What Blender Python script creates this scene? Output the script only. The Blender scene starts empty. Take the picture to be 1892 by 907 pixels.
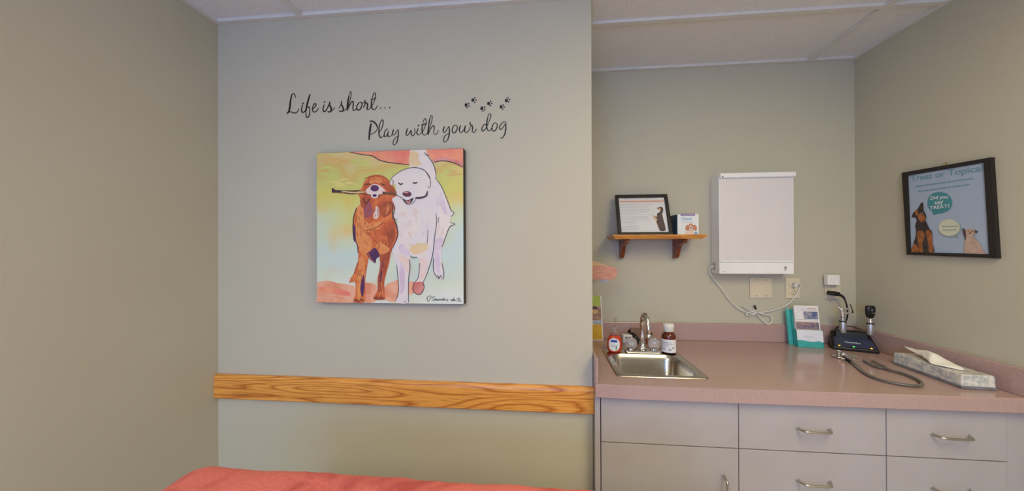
import bpy, bmesh, math, random
from mathutils import Vector, Matrix, noise
from mathutils.geometry import tessellate_polygon
random.seed(4)
SC = bpy.context.scene
COL = SC.collection

# ------------------------------------------------------------------ camera
YAW, PITCH, ROLL, FPX, EYE = -0.09500, 0.0026, -0.0036, 632.48, 1.42
def cam_axes():
    cy, sy, cp, sp = math.cos(YAW), math.sin(YAW), math.cos(PITCH), math.sin(PITCH)
    f = Vector((sy*cp, cy*cp, sp)); r = Vector((cy, -sy, 0)); u = r.cross(f)
    c, s = math.cos(ROLL), math.sin(ROLL)
    return r*c + u*s, u*c - r*s, f
CR, CU, CF = cam_axes()
cam = bpy.data.objects.new('camera', bpy.data.cameras.new('camera')); COL.objects.link(cam)
cam.matrix_world = Matrix(((CR.x, CU.x, -CF.x, 0), (CR.y, CU.y, -CF.y, 0), (CR.z, CU.z, -CF.z, EYE), (0, 0, 0, 1)))
cam.data.sensor_width = 36; cam.data.lens = 36*FPX/1892; cam.data.clip_start = .02
SC.camera = cam
# ------------------------------------------------------------------ light and exposure
SC.view_settings.view_transform = 'Standard'; SC.view_settings.look = 'None'
SC.view_settings.gamma = 1; SC.view_settings.use_curve_mapping = False
SC.view_settings.exposure = -0.12
W = bpy.data.worlds.new('world'); SC.world = W; W.use_nodes = True
W.node_tree.nodes['Background'].inputs[0].default_value = (.55, .62, .72, 1)
W.node_tree.nodes['Background'].inputs[1].default_value = .6
def area(name, loc, rot, sx, sy, power, col):
    l = bpy.data.lights.new(name, 'AREA'); l.shape = 'RECTANGLE'; l.size = sx; l.size_y = sy
    l.energy = power; l.color = col
    o = bpy.data.objects.new(name, l); o.location = loc; o.rotation_euler = rot; COL.objects.link(o); return o
# daylight entering through the window in the rear wall (camera side), and the two ceiling troffers
area('window_daylight', (-.45, -2.12, 1.45), (math.pi/2, 0, 0), 1.5, 1.2, 46, (.24, .44, 1.06))
area('troffer_light_a', (1.0, -.05, 2.355), (0, 0, 0), .58, 1.16, 26, (1.0, .86, .49))
area('troffer_light_b', (-.75, -1.5, 2.355), (0, 0, 0), .58, 1.16, 36, (1.0, .98, .72))

# ------------------------------------------------------------------ surveyed planes of the room (metres)
Ym, Yb, Xr, Xl, Xe, Zc, ZT, Yf = 1.3443, 1.9269, 1.5969, -1.3964, .1833, 2.3774, .915, 1.2758
Yrear = -2.2
def hit(px, py, P0, n):
    """point of the plane (P0, n) seen at a photograph pixel: used to read sizes off real planes"""
    d = CF + CR*((px-946)/FPX) - CU*((py-453.5)/FPX); C = Vector((0, 0, EYE)); n = Vector(n)
    return C + d*((Vector(P0)-C).dot(n)/d.dot(n))
def onY(px, py, y): return hit(px, py, (0, y, 0), (0, 1, 0))
def onX(px, py, x): return hit(px, py, (x, 0, 0), (1, 0, 0))
def onZ(px, py, z): return hit(px, py, (0, 0, z), (0, 0, 1))

# ------------------------------------------------------------------ materials
def lin(c):
    c = c/255. if c > 1 else c
    return c/12.92 if c <= .04045 else ((c+.055)/1.055)**2.4
def rgb(*c): return tuple(lin(v) for v in c) + (1,)
MATS = {}
def mat(name, c, rough=.5, metal=0, c2=None, scale=8, bump=0, bscale=60, trans=0, ior=1.45, sheen=0, coat=0, detail=3, stretch=(1, 1, 1), emit=None, alpha=1):
    if name in MATS: return MATS[name]
    m = bpy.data.materials.new(name); MATS[name] = m; m.use_nodes = True
    nt = m.node_tree; b = nt.nodes['Principled BSDF']
    b.inputs['Base Color'].default_value = rgb(*c); b.inputs['Roughness'].default_value = rough
    b.inputs['Metallic'].default_value = metal; b.inputs['Transmission Weight'].default_value = trans
    b.inputs['IOR'].default_value = ior; b.inputs['Sheen Weight'].default_value = sheen; b.inputs['Coat Weight'].default_value = coat
    b.inputs['Alpha'].default_value = alpha
    if emit: b.inputs['Emission Color'].default_value = rgb(*c); b.inputs['Emission Strength'].default_value = emit
    tc = nt.nodes.new('ShaderNodeTexCoord'); mp = nt.nodes.new('ShaderNodeMapping'); mp.inputs['Scale'].default_value = stretch
    nt.links.new(tc.outputs['Object'], mp.inputs[0])
    if c2 is None:                       # a little tonal variation on everything
        c2 = tuple(min(255, v*1.03) for v in c) if max(c) > 1 else tuple(min(1, v*1.03) for v in c)
    n = nt.nodes.new('ShaderNodeTexNoise'); n.inputs['Scale'].default_value = scale; n.inputs['Detail'].default_value = detail
    r = nt.nodes.new('ShaderNodeValToRGB'); r.color_ramp.elements[0].position = .38; r.color_ramp.elements[1].position = .62
    r.color_ramp.elements[0].color = rgb(*c); r.color_ramp.elements[1].color = rgb(*c2)
    nt.links.new(mp.outputs[0], n.inputs['Vector']); nt.links.new(n.outputs[0], r.inputs[0]); nt.links.new(r.outputs[0], b.inputs['Base Color'])
    if bump:
        n2 = nt.nodes.new('ShaderNodeTexNoise'); n2.inputs['Scale'].default_value = bscale; n2.inputs['Detail'].default_value = 4
        bp = nt.nodes.new('ShaderNodeBump'); bp.inputs['Strength'].default_value = bump; bp.inputs['Distance'].default_value = .002
        nt.links.new(mp.outputs[0], n2.inputs['Vector']); nt.links.new(n2.outputs[0], bp.inputs['Height']); nt.links.new(bp.outputs[0], b.inputs['Normal'])
    return m
def oak(name, light, dark, axis=0, scale=1.0, rough=.35):
    """cathedral-grained oak: stretched noise rings plus fine pores"""
    m = bpy.data.materials.new(name); MATS[name] = m; m.use_nodes = True
    nt = m.node_tree; b = nt.nodes['Principled BSDF']; b.inputs['Roughness'].default_value = rough; b.inputs['Coat Weight'].default_value = .25
    N = nt.nodes.new; L = nt.links.new
    tc = N('ShaderNodeTexCoord'); mp = N('ShaderNodeMapping')
    s = [9*scale]*3; s[axis] = .95*scale; mp.inputs['Scale'].default_value = s; L(tc.outputs['Object'], mp.inputs[0])
    n = N('ShaderNodeTexNoise'); n.inputs['Scale'].default_value = 1.15; n.inputs['Detail'].default_value = 1.2; L(mp.outputs[0], n.inputs['Vector'])
    mu = N('ShaderNodeMath'); mu.operation = 'MULTIPLY'; mu.inputs[1].default_value = 17; L(n.outputs[0], mu.inputs[0])
    fr = N('ShaderNodeMath'); fr.operation = 'FRACT'; L(mu.outputs[0], fr.inputs[0])
    r = N('ShaderNodeValToRGB'); e = r.color_ramp.elements
    mid = tuple(.5*(a+d) for a, d in zip(light, dark))
    e[0].position = 0; e[0].color = rgb(*dark); e[1].position = .28; e[1].color = rgb(*light)
    k = e.new(.8); k.color = rgb(*light); k = e.new(1.0); k.color = rgb(*mid)
    L(fr.outputs[0], r.inputs[0])
    mp2 = N('ShaderNodeMapping'); s = [260*scale]*3; s[axis] = 9*scale; mp2.inputs['Scale'].default_value = s; L(tc.outputs['Object'], mp2.inputs[0])
    n2 = N('ShaderNodeTexNoise'); n2.inputs['Scale'].default_value = 1; L(mp2.outputs[0], n2.inputs['Vector'])
    r2 = N('ShaderNodeValToRGB'); r2.color_ramp.elements[0].position = .38; r2.color_ramp.elements[1].position = .5
    r2.color_ramp.elements[0].color = (.62, .52, .42, 1); r2.color_ramp.elements[1].color = (1, 1, 1, 1); L(n2.outputs[0], r2.inputs[0])
    mx = N('ShaderNodeMix'); mx.data_type = 'RGBA'; mx.blend_type = 'MULTIPLY'; mx.inputs[0].default_value = .7
    L(r.outputs[0], mx.inputs[6]); L(r2.outputs[0], mx.inputs[7]); L(mx.outputs[2], b.inputs['Base Color'])
    return m
WALL = mat('wall_paint', (193, 187, 166), .7, c2=(195, 190, 169), scale=2, bump=.12, bscale=180)
CEIL = mat('ceiling_tile', (232, 230, 228), .9, c2=(224, 222, 220), scale=90, bump=.5, bscale=140, detail=6)
GRID = mat('ceiling_grid', (214, 212, 206), .5)
FLOOR = mat('floor_vinyl', (214, 208, 198), .5, c2=(204, 198, 188), scale=14)
OAK = oak('oak_rail', (238, 166, 76), (186, 100, 32))
SHELF_OAK = oak('oak_shelf', (222, 152, 70), (172, 98, 40), scale=1.6)
CHERRY = oak('cherry_bracket', (140, 66, 26), (84, 34, 14), axis=2, scale=2)
LAM = mat('pink_speckled_laminate', (190, 160, 154), .2, c2=(172, 141, 136), scale=420, detail=2, coat=.2)
CAB = mat('cabinet_laminate', (179, 172, 173), .38, c2=(175, 167, 167), scale=5)
GAP = mat('cabinet_core', (96, 78, 66), .8)
NICK = mat('brushed_nickel', (190, 186, 178), .25, 1)
CHR = mat('chrome', (222, 222, 222), .08, 1)
STEEL = mat('stainless_steel', (196, 190, 180), .24, 1, c2=(186, 181, 172), scale=30, stretch=(1, 30, 1))
BLK = mat('black_plastic', (22, 22, 24), .35)
BLKF = mat('black_frame', (34, 28, 27), .45)
WHT = mat('white_plastic', (232, 231, 228), .35)
WPAP = mat('white_paper', (232, 230, 230), .7)
ALM = mat('almond_plastic', (214, 202, 176), .4)
INK = mat('vinyl_black', (24, 22, 20), .5)

# ------------------------------------------------------------------ builders
class MB:
    def __init__(s): s.bm = bmesh.new(); s.mats = []
    def mi(s, m):
        if m not in s.mats: s.mats.append(m)
        return s.mats.index(m)
    def _add(s, verts, faces, m, M=None, smooth=False):
        vs = [s.bm.verts.new((M @ Vector(v)) if M else v) for v in verts]
        for f in faces:
            try: fc = s.bm.faces.new([vs[i] for i in f])
            except ValueError: continue
            fc.material_index = s.mi(m); fc.smooth = smooth
        return vs
    def box(s, a, b, m, M=None, bev=0, seg=2):
        x0, y0, z0 = (min(p, q) for p, q in zip(a, b)); x1, y1, z1 = (max(p, q) for p, q in zip(a, b))
        t = bmesh.new()
        bmesh.ops.create_cube(t, size=1)
        for v in t.verts: v.co = Vector(((v.co.x+.5)*(x1-x0)+x0, (v.co.y+.5)*(y1-y0)+y0, (v.co.z+.5)*(z1-z0)+z0))
        if bev: bmesh.ops.bevel(t, geom=t.edges[:], offset=bev, segments=seg, profile=.5, affect='EDGES')
        s.merge(t, m, M); return s
    def merge(s, t, m, M=None, smooth=False):
        t.verts.ensure_lookup_table()
        s._add([v.co.copy() for v in t.verts], [[v.index for v in f.verts] for f in t.faces], m, M, smooth); t.free()
    def hexa(s, p, m, bev=0):
        """eight corners: bottom ring then top ring"""
        t = bmesh.new(); vs = [t.verts.new(q) for q in p]
        for f in ((3, 2, 1, 0), (4, 5, 6, 7), (0, 1, 5, 4), (1, 2, 6, 5), (2, 3, 7, 6), (3, 0, 4, 7)): t.faces.new([vs[i] for i in f])
        bmesh.ops.recalc_face_normals(t, faces=t.faces[:])
        if bev: bmesh.ops.bevel(t, geom=t.edges[:], offset=bev, segments=3, profile=.5, affect='EDGES')
        t.verts.index_update(); s.merge(t, m); return s
    def lathe(s, prof, m, M=None, n=28, sy=1.0, wave=0, waves=8):
        vs = []; fs = []
        for r, z in prof:
            for i in range(n):
                a = 2*math.pi*i/n; rr = r*(1+wave*math.cos(waves*a)); vs.append((rr*math.cos(a), rr*math.sin(a)*sy, z))
        for j in range(len(prof)-1):
            for i in range(n): fs.append((j*n+i, j*n+(i+1) % n, (j+1)*n+(i+1) % n, (j+1)*n+i))
        fs.append(tuple(range(n))[::-1]); fs.append(tuple(range((len(prof)-1)*n, len(prof)*n)))
        s._add(vs, fs, m, M, True); return s
    def tube(s, pts, r, m, n=10, spline=True, flat=1.0):
        if spline: pts = catmull([Vector(p) for p in pts], 6)
        pts = [Vector(p) for p in pts]; vs = []; fs = []; N = len(pts)
        up = Vector((0, 0, 1))
        t0 = (pts[1]-pts[0]).normalized()
        u = t0.cross(up); u = u.normalized() if u.length > 1e-3 else Vector((1, 0, 0))
        for k, p in enumerate(pts):
            t = (pts[min(k+1, N-1)]-pts[max(k-1, 0)])
            if t.length < 1e-9: t = t0
            t.normalize(); u = (u-t*u.dot(t))
            u = u.normalized() if u.length > 1e-6 else Vector((1, 0, 0))
            v = t.cross(u); rr = r(k/(N-1)) if callable(r) else r
            for i in range(n):
                a = 2*math.pi*i/n; vs.append(p+u*(math.cos(a)*rr)+v*(math.sin(a)*rr*flat))
        for j in range(N-1):
            for i in range(n): fs.append((j*n+i, j*n+(i+1) % n, (j+1)*n+(i+1) % n, (j+1)*n+i))
        fs.append(tuple(range(n))[::-1]); fs.append(tuple(range((N-1)*n, N*n)))
        s._add(vs, fs, m, None, True); return s
    def poly(s, pts, m):                                  # one flat, possibly concave face
        pts = [Vector(p) for p in pts]
        tri = tessellate_polygon([pts]); s._add(pts, tri, m); return s
    def extrude(s, pts, off, m):                          # prism: outline moved by a vector
        pts = [Vector(p) for p in pts]; off = Vector(off); n = len(pts); q = [p+off for p in pts]
        tri = [tuple(t) for t in tessellate_polygon([pts])]
        fs = tri + [tuple(i+n for i in t[::-1]) for t in tri] + [(i, (i+1) % n, (i+1) % n+n, i+n) for i in range(n)]
        s._add(pts+q, fs, m); return s
    def build(s, name, parent=None, fix=True):
        if fix: bmesh.ops.recalc_face_normals(s.bm, faces=s.bm.faces[:])
        me = bpy.data.meshes.new(name); s.bm.to_mesh(me); s.bm.free()
        for m in s.mats: me.materials.append(m)
        o = bpy.data.objects.new(name, me); COL.objects.link(o)
        if parent:
            o.parent = parent
            M = parent.matrix_basis; P = parent
            while P.parent: P = P.parent; M = P.matrix_basis @ M
            me.transform(M.inverted())
        return o
def catmull(p, k=6, closed=False):
    n = len(p); out = []
    for i in range(n if closed else n-1):
        if closed: a, b, c, d = p[i-1], p[i], p[(i+1) % n], p[(i+2) % n]
        else: a, b, c, d = p[max(i-1, 0)], p[i], p[i+1], p[min(i+2, n-1)]
        for j in range(k):
            t = j/k
            out.append(.5*((2*b)+(c-a)*t+(2*a-5*b+4*c-d)*t*t+(3*b-a-3*c+d)*t*t*t))
    if not closed: out.append(p[-1])
    return out
def tag(o, label, cat, group=None):
    o['label'] = label; o['category'] = cat
    if group: o['group'] = group
    return o
def thing(name, label, cat, loc=(0, 0, 0), group=None):
    o = bpy.data.objects.new(name, None); o.empty_display_size = .05; COL.objects.link(o); o.location = loc
    o.matrix_basis = Matrix.Translation(loc)
    return tag(o, label, cat, group)
def struct(o): o['kind'] = 'structure'; return o
def grow(o, cat=None): return o

class Art:
    """flat printed or painted shapes lying on a real plane; traced shapes are read off that plane"""
    def __init__(s, P0, n, origin=(0, 0), k=1.0, smooth=5):
        s.P0 = Vector(P0); s.n = Vector(n).normalized()
        if s.n.dot(Vector((0, 0, EYE))-s.P0) < 0: s.n = -s.n
        s.o = origin; s.k = k; s.mb = MB(); s.h = .0004; s.sm = smooth; s.lim = None
    def pt(s, x, y, h=None):
        q = hit(s.o[0]+x/s.k, s.o[1]+y/s.k, s.P0, s.n) + s.n*(s.h if h is None else h)
        if s.lim: q = Vector((min(max(q.x, s.lim[0]), s.lim[1]), q.y, min(max(q.z, s.lim[2]), s.lim[3])))
        return q
    def area(s, pts, m, smooth=True):
        q = [s.pt(x, y) for x, y in pts]
        if smooth: q = catmull(q, 4, True)
        s.mb.poly(q, m); s.h += .000012
    def ell(s, cx, cy, rx, ry, m, rot=0, n=18):
        c, q = math.cos(rot), math.sin(rot)
        s.area([(cx+rx*math.cos(a)*c-ry*math.sin(a)*q, cy+rx*math.cos(a)*q+ry*math.sin(a)*c) for a in [2*math.pi*i/n for i in range(n)]], m, False)
    def line(s, pts, w, m, taper=True, w1=None, smooth=True, thick=0):
        """brush stroke of width w (tracing units)"""
        q = [Vector((x, y, 0)) for x, y in pts]
        if smooth and len(q) > 2: q = catmull(q, 5)
        N = len(q); L = []; R = []
        for i, p in enumerate(q):
            t = q[min(i+1, N-1)]-q[max(i-1, 0)]
            if t.length < 1e-6: continue
            t.normalize(); f = i/(N-1); ww = w if w1 is None else w+(w1-w)*f
            if taper: ww *= .45+.55*math.sin(math.pi*min(1, max(0, .12+.76*f)))
            d = Vector((-t.y, t.x, 0))*(ww/2); L.append(p+d); R.append(p-d)
        for i in range(len(L)-1):
            a = [s.pt(v.x, v.y) for v in (L[i], L[i+1], R[i+1], R[i])]
            s.mb._add(a, [(0, 1, 2, 3)], m)
        s.h += .000004
    def build(s, name, parent, thick=0):
        bmesh.ops.remove_doubles(s.mb.bm, verts=s.mb.bm.verts[:], dist=1e-6)
        for f in s.mb.bm.faces: f.normal_update()
        for f in s.mb.bm.faces:
            if f.normal.dot(s.n) < 0: f.normal_flip()
        if thick:
            r = bmesh.ops.extrude_face_region(s.mb.bm, geom=s.mb.bm.faces[:])
            bmesh.ops.translate(s.mb.bm, verts=[v for v in r['geom'] if isinstance(v, bmesh.types.BMVert)], vec=s.n*thick)
        return s.mb.build(name, parent, fix=bool(thick))

def text_on(mb, txt, org, right, up, height, m, h=.0004, width=None, bold=0):
    """lettering as real mesh on a surface: org = lower left corner"""
    c = bpy.data.curves.new('t', 'FONT'); c.body = txt; c.size = 1; c.resolution_u = 3; c.offset = bold
    o = bpy.data.objects.new('t', c); COL.objects.link(o)
    dg = bpy.context.evaluated_depsgraph_get(); dg.update()
    me = bpy.data.meshes.new_from_object(o.evaluated_get(dg))
    xs = [v.co.x for v in me.vertices]; ys = [v.co.y for v in me.vertices]
    x0, x1 = min(xs), max(xs); y1 = max(ys)
    right = Vector(right); up = Vector(up); n = right.cross(up).normalized()
    if n.dot(Vector((0, 0, EYE))-Vector(org)) < 0: n = -n
    sx = (width/(x1-x0)) if width else height/y1
    sy = height/y1
    P = [Vector(org)+right*((v.co.x-x0)*sx)+up*(v.co.y*sy)+n*h for v in me.vertices]
    mb._add(P, [tuple(p.vertices) for p in me.polygons], m)
    bpy.data.objects.remove(o); bpy.data.curves.remove(c); bpy.data.meshes.remove(me)

# ================================================================== THE ROOM
struct(MB().box((Xl-.1, Yrear-.1, -.1), (Xr+.1, Yb+.1, 0), FLOOR).build('floor'))
struct(MB().box((Xl-.1, Yrear-.1, Zc+.012), (Xr+.1, Yb+.1, Zc+.1), CEIL).build('ceiling'))
struct(MB().box((Xl-.1, Yrear-.1, 0), (Xl, Ym, Zc+.012), WALL).build('wall_left'))
struct(MB().box((Xl-.1, Ym, 0), (Xe, Yb, Zc+.012), WALL, bev=.003).build('wall_front'))
struct(MB().box((Xe, Yb, 0), (Xr+.1, Yb+.1, Zc+.012), WALL).build('wall_back'))
struct(MB().box((Xr, Yrear-.1, 0), (Xr+.1, Yb, Zc+.012), WALL).build('wall_right'))
w = MB(); wx0, wx1, wz0, wz1 = -1.2, .3, .85, 2.05
w.box((Xl, Yrear-.1, 0), (wx0, Yrear, Zc+.012), WALL); w.box((wx1, Yrear-.1, 0), (Xr, Yrear, Zc+.012), WALL)
w.box((wx0, Yrear-.1, 0), (wx1, Yrear, wz0), WALL); w.box((wx0, Yrear-.1, wz1), (wx1, Yrear, Zc+.012), WALL)
struct(w.build('wall_rear'))
w = MB()
for a, b in (((wx0, wz0), (wx0+.05, wz1)), ((wx1-.05, wz0), (wx1, wz1)), ((wx0, wz0), (wx1, wz0+.05)), ((wx0, wz1-.05), (wx1, wz1)), ((-.48, wz0), (-.42, wz1))):
    w.box((a[0], Yrear-.08, a[1]), (b[0], Yrear-.02, b[1]), WHT)
w = struct(w.build('window_1'))
MB().box((wx0+.05, Yrear-.055, wz0+.05), (wx1-.05, Yrear-.05, wz1-.05), mat('window_glass', (240, 245, 250), .02, trans=1)).build('window_pane', w)
# ceiling grid: wall angles and exposed tees
def tee(n, a, b): struct(MB().box(a, b, GRID, bev=.001).build(n))
zb, zt = Zc-.001, Zc+.0125
tee('trim_1', (Xl, Ym-.022, zb), (Xe, Ym, zt)); tee('trim_2', (Xl, Yrear, zb), (Xl+.022, Ym-.022, zt))
tee('trim_3', (Xe, Yb-.022, zb), (Xr, Yb, zt)); tee('trim_4', (Xr-.022, Yrear, zb), (Xr, Yb-.022, zt))
tee('trim_5', (Xe, Ym-.022, zb), (Xe+.022, Yb-.022, zt))
ty = [1.512-.61*i for i in range(6)]
for i, y in enumerate(ty):
    x0 = Xe+.022 if y > Ym else Xl+.022
    tee('trim_%d' % (6+i), (x0, y-.012, zb+.001), (Xr-.022, y+.012, zt))
for i, x in enumerate((1.37, .18, -1.005)):
    tee('trim_%d' % (12+i), (x-.012, Yrear+.02, zb+.0005), (x+.012, (Yb-.022) if x > Xe else Ym-.022, zt))
# light fittings
FIX = mat('troffer_lens', (255, 246, 225), .4, emit=1.0)
for x, y, lab in ((1.0, -.05, 'recessed ceiling light panel on the counter side, nearer the alcove'), (-.75, -1.5, 'recessed ceiling light panel at the rear, near the window')):
    t = thing('ceiling_light', lab, 'ceiling light', (x, y, Zc-.002), 'recessed ceiling light panels')
    f = MB()
    for a, b in (((-.31, -.6), (-.29, .6)), ((.29, -.6), (.31, .6)), ((-.29, -.6), (.29, -.58)), ((-.29, .58), (.29, .6))):
        f.box((x+a[0], y+a[1], Zc-.008), (x+b[0], y+b[1], Zc+.012), GRID)
    f.build('frame', t)
    MB().box((x-.289, y-.579, Zc-.004), (x+.289, y+.579, Zc+.008), FIX).build('diffuser', t)
# oak chair rail on the front wall
r = MB(); z0, z1 = .781, .8805
prof = [(Ym-.0005, z0), (Ym-.019, z0), (Ym-.021, z0+.003), (Ym-.021, z1-.016), (Ym-.019, z1-.006), (Ym-.013, z1), (Ym-.0005, z1)]
r.extrude([(Xl+.001, y, z) for y, z in prof], (Xe-Xl-.001, 0, 0), OAK)
struct(r.build('trim_20'))

# ================================================================== BASE CABINETS AND COUNTER
cy0 = 1.301                                                 # cabinet face plane
t_ct = thing('countertop', 'long pink speckled laminate countertop with low backsplash filling the alcove', 'countertop', (.9, 1.6, .865))
sx0, sx1, sy0, sy1 = .2743, .6208, 1.3561, 1.7046           # sink rim
hx0, hx1, hy0, hy1 = sx0+.012, sx1-.012, sy0+.012, sy1-.012 # cut-out
def slab_with_hole():
    b = MB(); bm = b.bm; X = [Xe+.001, hx0, hx1, Xr-.001]; Y = [Yf, hy0, hy1, Yb-.001]; mi = b.mi(LAM)
    V = {(i, j, k): bm.verts.new((X[i], Y[j], (ZT, ZT-.05)[k])) for i in range(4) for j in range(4) for k in (0, 1)}
    for i in range(3):
        for j in range(3):
            if (i, j) == (1, 1): continue
            bm.faces.new([V[i, j, 0], V[i+1, j, 0], V[i+1, j+1, 0], V[i, j+1, 0]]); bm.faces.new([V[i, j, 1], V[i, j+1, 1], V[i+1, j+1, 1], V[i+1, j, 1]])
    for i in range(3):
        bm.faces.new([V[i, 0, 0], V[i, 0, 1], V[i+1, 0, 1], V[i+1, 0, 0]]); bm.faces.new([V[i, 3, 0], V[i+1, 3, 0], V[i+1, 3, 1], V[i, 3, 1]])
        bm.faces.new([V[0, i, 0], V[0, i+1, 0], V[0, i+1, 1], V[0, i, 1]]); bm.faces.new([V[3, i, 0], V[3, i, 1], V[3, i+1, 1], V[3, i+1, 0]])
    for a, c in (((1, 1), (2, 1)), ((2, 1), (2, 2)), ((2, 2), (1, 2)), ((1, 2), (1, 1))):
        bm.faces.new([V[a+(0,)], V[c+(0,)], V[c+(1,)], V[a+(1,)]])
    e = [e for e in bm.edges if all(abs(v.co.y-Yf) < 1e-6 for v in e.verts) and abs(e.verts[0].co.z-e.verts[1].co.z) < 1e-6]
    bmesh.ops.bevel(bm, geom=e, offset=.005, segments=3, profile=.5, affect='EDGES')
    return b
slab_with_hole().build('worktop', t_ct)
MB().box((Xe+.0105, Yb-.02, ZT), (Xr-.02, Yb-.001, ZT+.092), LAM, bev=.003).build('backsplash', t_ct)
MB().box((Xr-.02, Yf+.002, ZT), (Xr-.001, Yb-.001, ZT+.092), LAM, bev=.003).build('side_splash', t_ct)
MB().box((Xe+.001, Yf+.002, ZT), (Xe+.0105, Yb-.001, ZT+.092), LAM, bev=.003).build('side_splash', t_ct)

def bow_pull(b, c, half, vertical=False):
    """arched bow pull centred at c on the cabinet face"""
    d = Vector((0, 0, 1)) if vertical else Vector((1, 0, 0)); c = Vector(c); o = Vector((0, -1, 0))
    pts = [c-d*half, c-d*half*.97+o*.008, c-d*half*.84+o*.021, c-d*half*.68+o*.0265, c-d*half*.3+o*.028, c+d*half*.3+o*.028, c+d*half*.68+o*.0265, c+d*half*.84+o*.021, c+d*half*.97+o*.008, c+d*half]
    b.tube(pts, lambda f: .0040+.0012*abs(2*f-1)**3, NICK, 10)
    for s in (-1, 1): b.lathe([(.0062, 0), (.006, .0015), (.005, .002)], NICK, Matrix.Translation(c+d*half*s) @ Matrix.Rotation(math.pi/2, 4, 'X'), 14)
def cabinet(x0, x1, label, rows, door=None):
    """rows: list of (z0, z1, handle?) fronts"""
    t = thing('base_cabinet', label, 'cabinet', ((x0+x1)/2, cy0+.02, 0), 'base cabinets under the counter')
    b = MB(); b.box((x0+.0005, cy0+.0201, .1), (x0+.0165, Yb-.002, ZT-.052), CAB); b.box((x1-.0165, cy0+.0201, .1), (x1-.0005, Yb-.002, ZT-.052), CAB)
    b.box((x0+.0165, cy0+.0201, .1), (x1-.0165, Yb-.002, .116), CAB); b.box((x0+.0165, Yb-.008, .116), (x1-.0165, Yb-.002, ZT-.052), CAB); b.box((x0+.0005, cy0+.075, 0), (x1-.0005, Yb-.002, .1), GAP)
    b.box((x0+.001, cy0+.0195, .1), (x1-.001, cy0+.02, ZT-.053), GAP)
    b.build('body', t)
    for nm, a0, a1, z0, z1, hd in rows:
        f = MB().box((a0+.0016, cy0, z0+.0016), (a1-.0016, cy0+.019, z1-.0016), CAB, bev=.0012).build(nm, t)
        if hd:
            k = MB(); bow_pull(k, (hd[0], cy0, hd[1]), hd[2], hd[3]); k.build('handle', f)
    return t
zt_, z1_, z2_, z3_ = .8635, .6915, .5, .30
filler = .2055
c1 = cabinet(Xe+.001, .6905, 'pale cabinet under the sink with plain false front above a door', [
    ('false_front', filler, .6905, z1_, zt_, None), ('door', filler, .6905, .105, z1_, (.638, .545, .048, True))])
MB().box((Xe+.0015, cy0, .1), (filler-.002, cy0+.019, ZT-.0525), CAB).build('filler_strip', c1)
cabinet(.6905, 1.1725, 'pale drawer cabinet in the middle, between sink cabinet and right-hand drawers', [
    ('drawer', .6905, 1.1725, z1_, zt_, (.938, .775, .052, False)), ('drawer', .6905, 1.1725, z2_, z1_, (.938, .591, .052, False)),
    ('drawer', .6905, 1.1725, z3_, z2_, (.938, .40, .052, False)), ('drawer', .6905, 1.1725, .105, z3_, (.938, .2, .052, False))])
c3 = cabinet(1.1725, Xr-.001, 'pale drawer cabinet at the right end against the side wall', [
    ('drawer', 1.1725, 1.5415, z1_, zt_, (1.369, .774, .056, False)), ('drawer', 1.1725, 1.5415, z2_, z1_, (1.369, .591, .056, False)),
    ('drawer', 1.1725, 1.5415, z3_, z2_, (1.369, .40, .056, False)), ('drawer', 1.1725, 1.5415, .105, z3_, (1.369, .2, .056, False))])
MB().box((1.543, cy0+.003, .1), (Xr-.0015, cy0+.0195, ZT-.0525), CAB).build('filler_strip', c3)

# ------------------------------------------------------------------ sink
t = thing('sink', 'small square stainless steel drop-in sink with one basin', 'sink', ((sx0+sx1)/2, (sy0+sy1)/2, ZT))
def rrect(x0, y0, x1, y1, r, z, n=6):
    out = []
    for cx, cy, a0 in ((x1-r, y1-r, 0), (x0+r, y1-r, 90), (x0+r, y0+r, 180), (x1-r, y0+r, 270)):
        for i in range(n+1):
            a = math.radians(a0+90*i/n); out.append(Vector((cx+r*math.cos(a), cy+r*math.sin(a), z)))
    return out
def loft(b, rings, m, cap=True, close=True):
    n = len(rings[0]); vs = [v for r_ in rings for v in r_]; fs = []
    for j in range(len(rings)-1):
        for i in range(n): fs.append((j*n+i, j*n+(i+1) % n, (j+1)*n+(i+1) % n, (j+1)*n+i))
    if cap: fs.append(tuple(range((len(rings)-1)*n, len(rings)*n)))
    b._add(vs, fs, m, None, True)
bx0, bx1, by0, by1 = sx0+.030, sx1-.030, sy0+.024, sy1-.068
b = MB()
loft(b, [rrect(sx0, sy0, sx1, sy1, .02, ZT+.0005), rrect(sx0+.002, sy0+.002, sx1-.002, sy1-.002, .02, ZT+.005), rrect(sx0+.010, sy0+.010, sx1-.010, sy1-.010, .02, ZT+.0055),
         rrect(sx0+.014, sy0+.014, sx1-.014, sy1-.014, .02, ZT+.003), rrect(bx0, by0, bx1, by1, .042, ZT+.003)], STEEL, cap=False)
b.build('rim', t, fix=False)
b = MB()
loft(b, [rrect(bx0, by0, bx1, by1, .042, ZT+.003), rrect(bx0+.004, by0+.004, bx1-.004, by1-.004, .042, ZT-.003), rrect(bx0+.010, by0+.010, bx1-.010, by1-.010, .040, ZT-.02),
         rrect(bx0+.016, by0+.016, bx1-.016, by1-.016, .04, ZT-.12), rrect(bx0+.03, by0+.03, bx1-.03, by1-.03, .035, ZT-.14),
         rrect(bx0+.06, by0+.06, bx1-.06, by1-.06, .03, ZT-.145)], STEEL)
b.build('basin', t, fix=False)
b = MB(); b.lathe([(.045, 0), (.044, .003), (.034, .003), (.03, -.004), (.004, -.004)], CHR, Matrix.Translation(((bx0+bx1)/2, (by0+by1)/2, ZT-.1445)), 24); b.build('drain', t)

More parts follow.
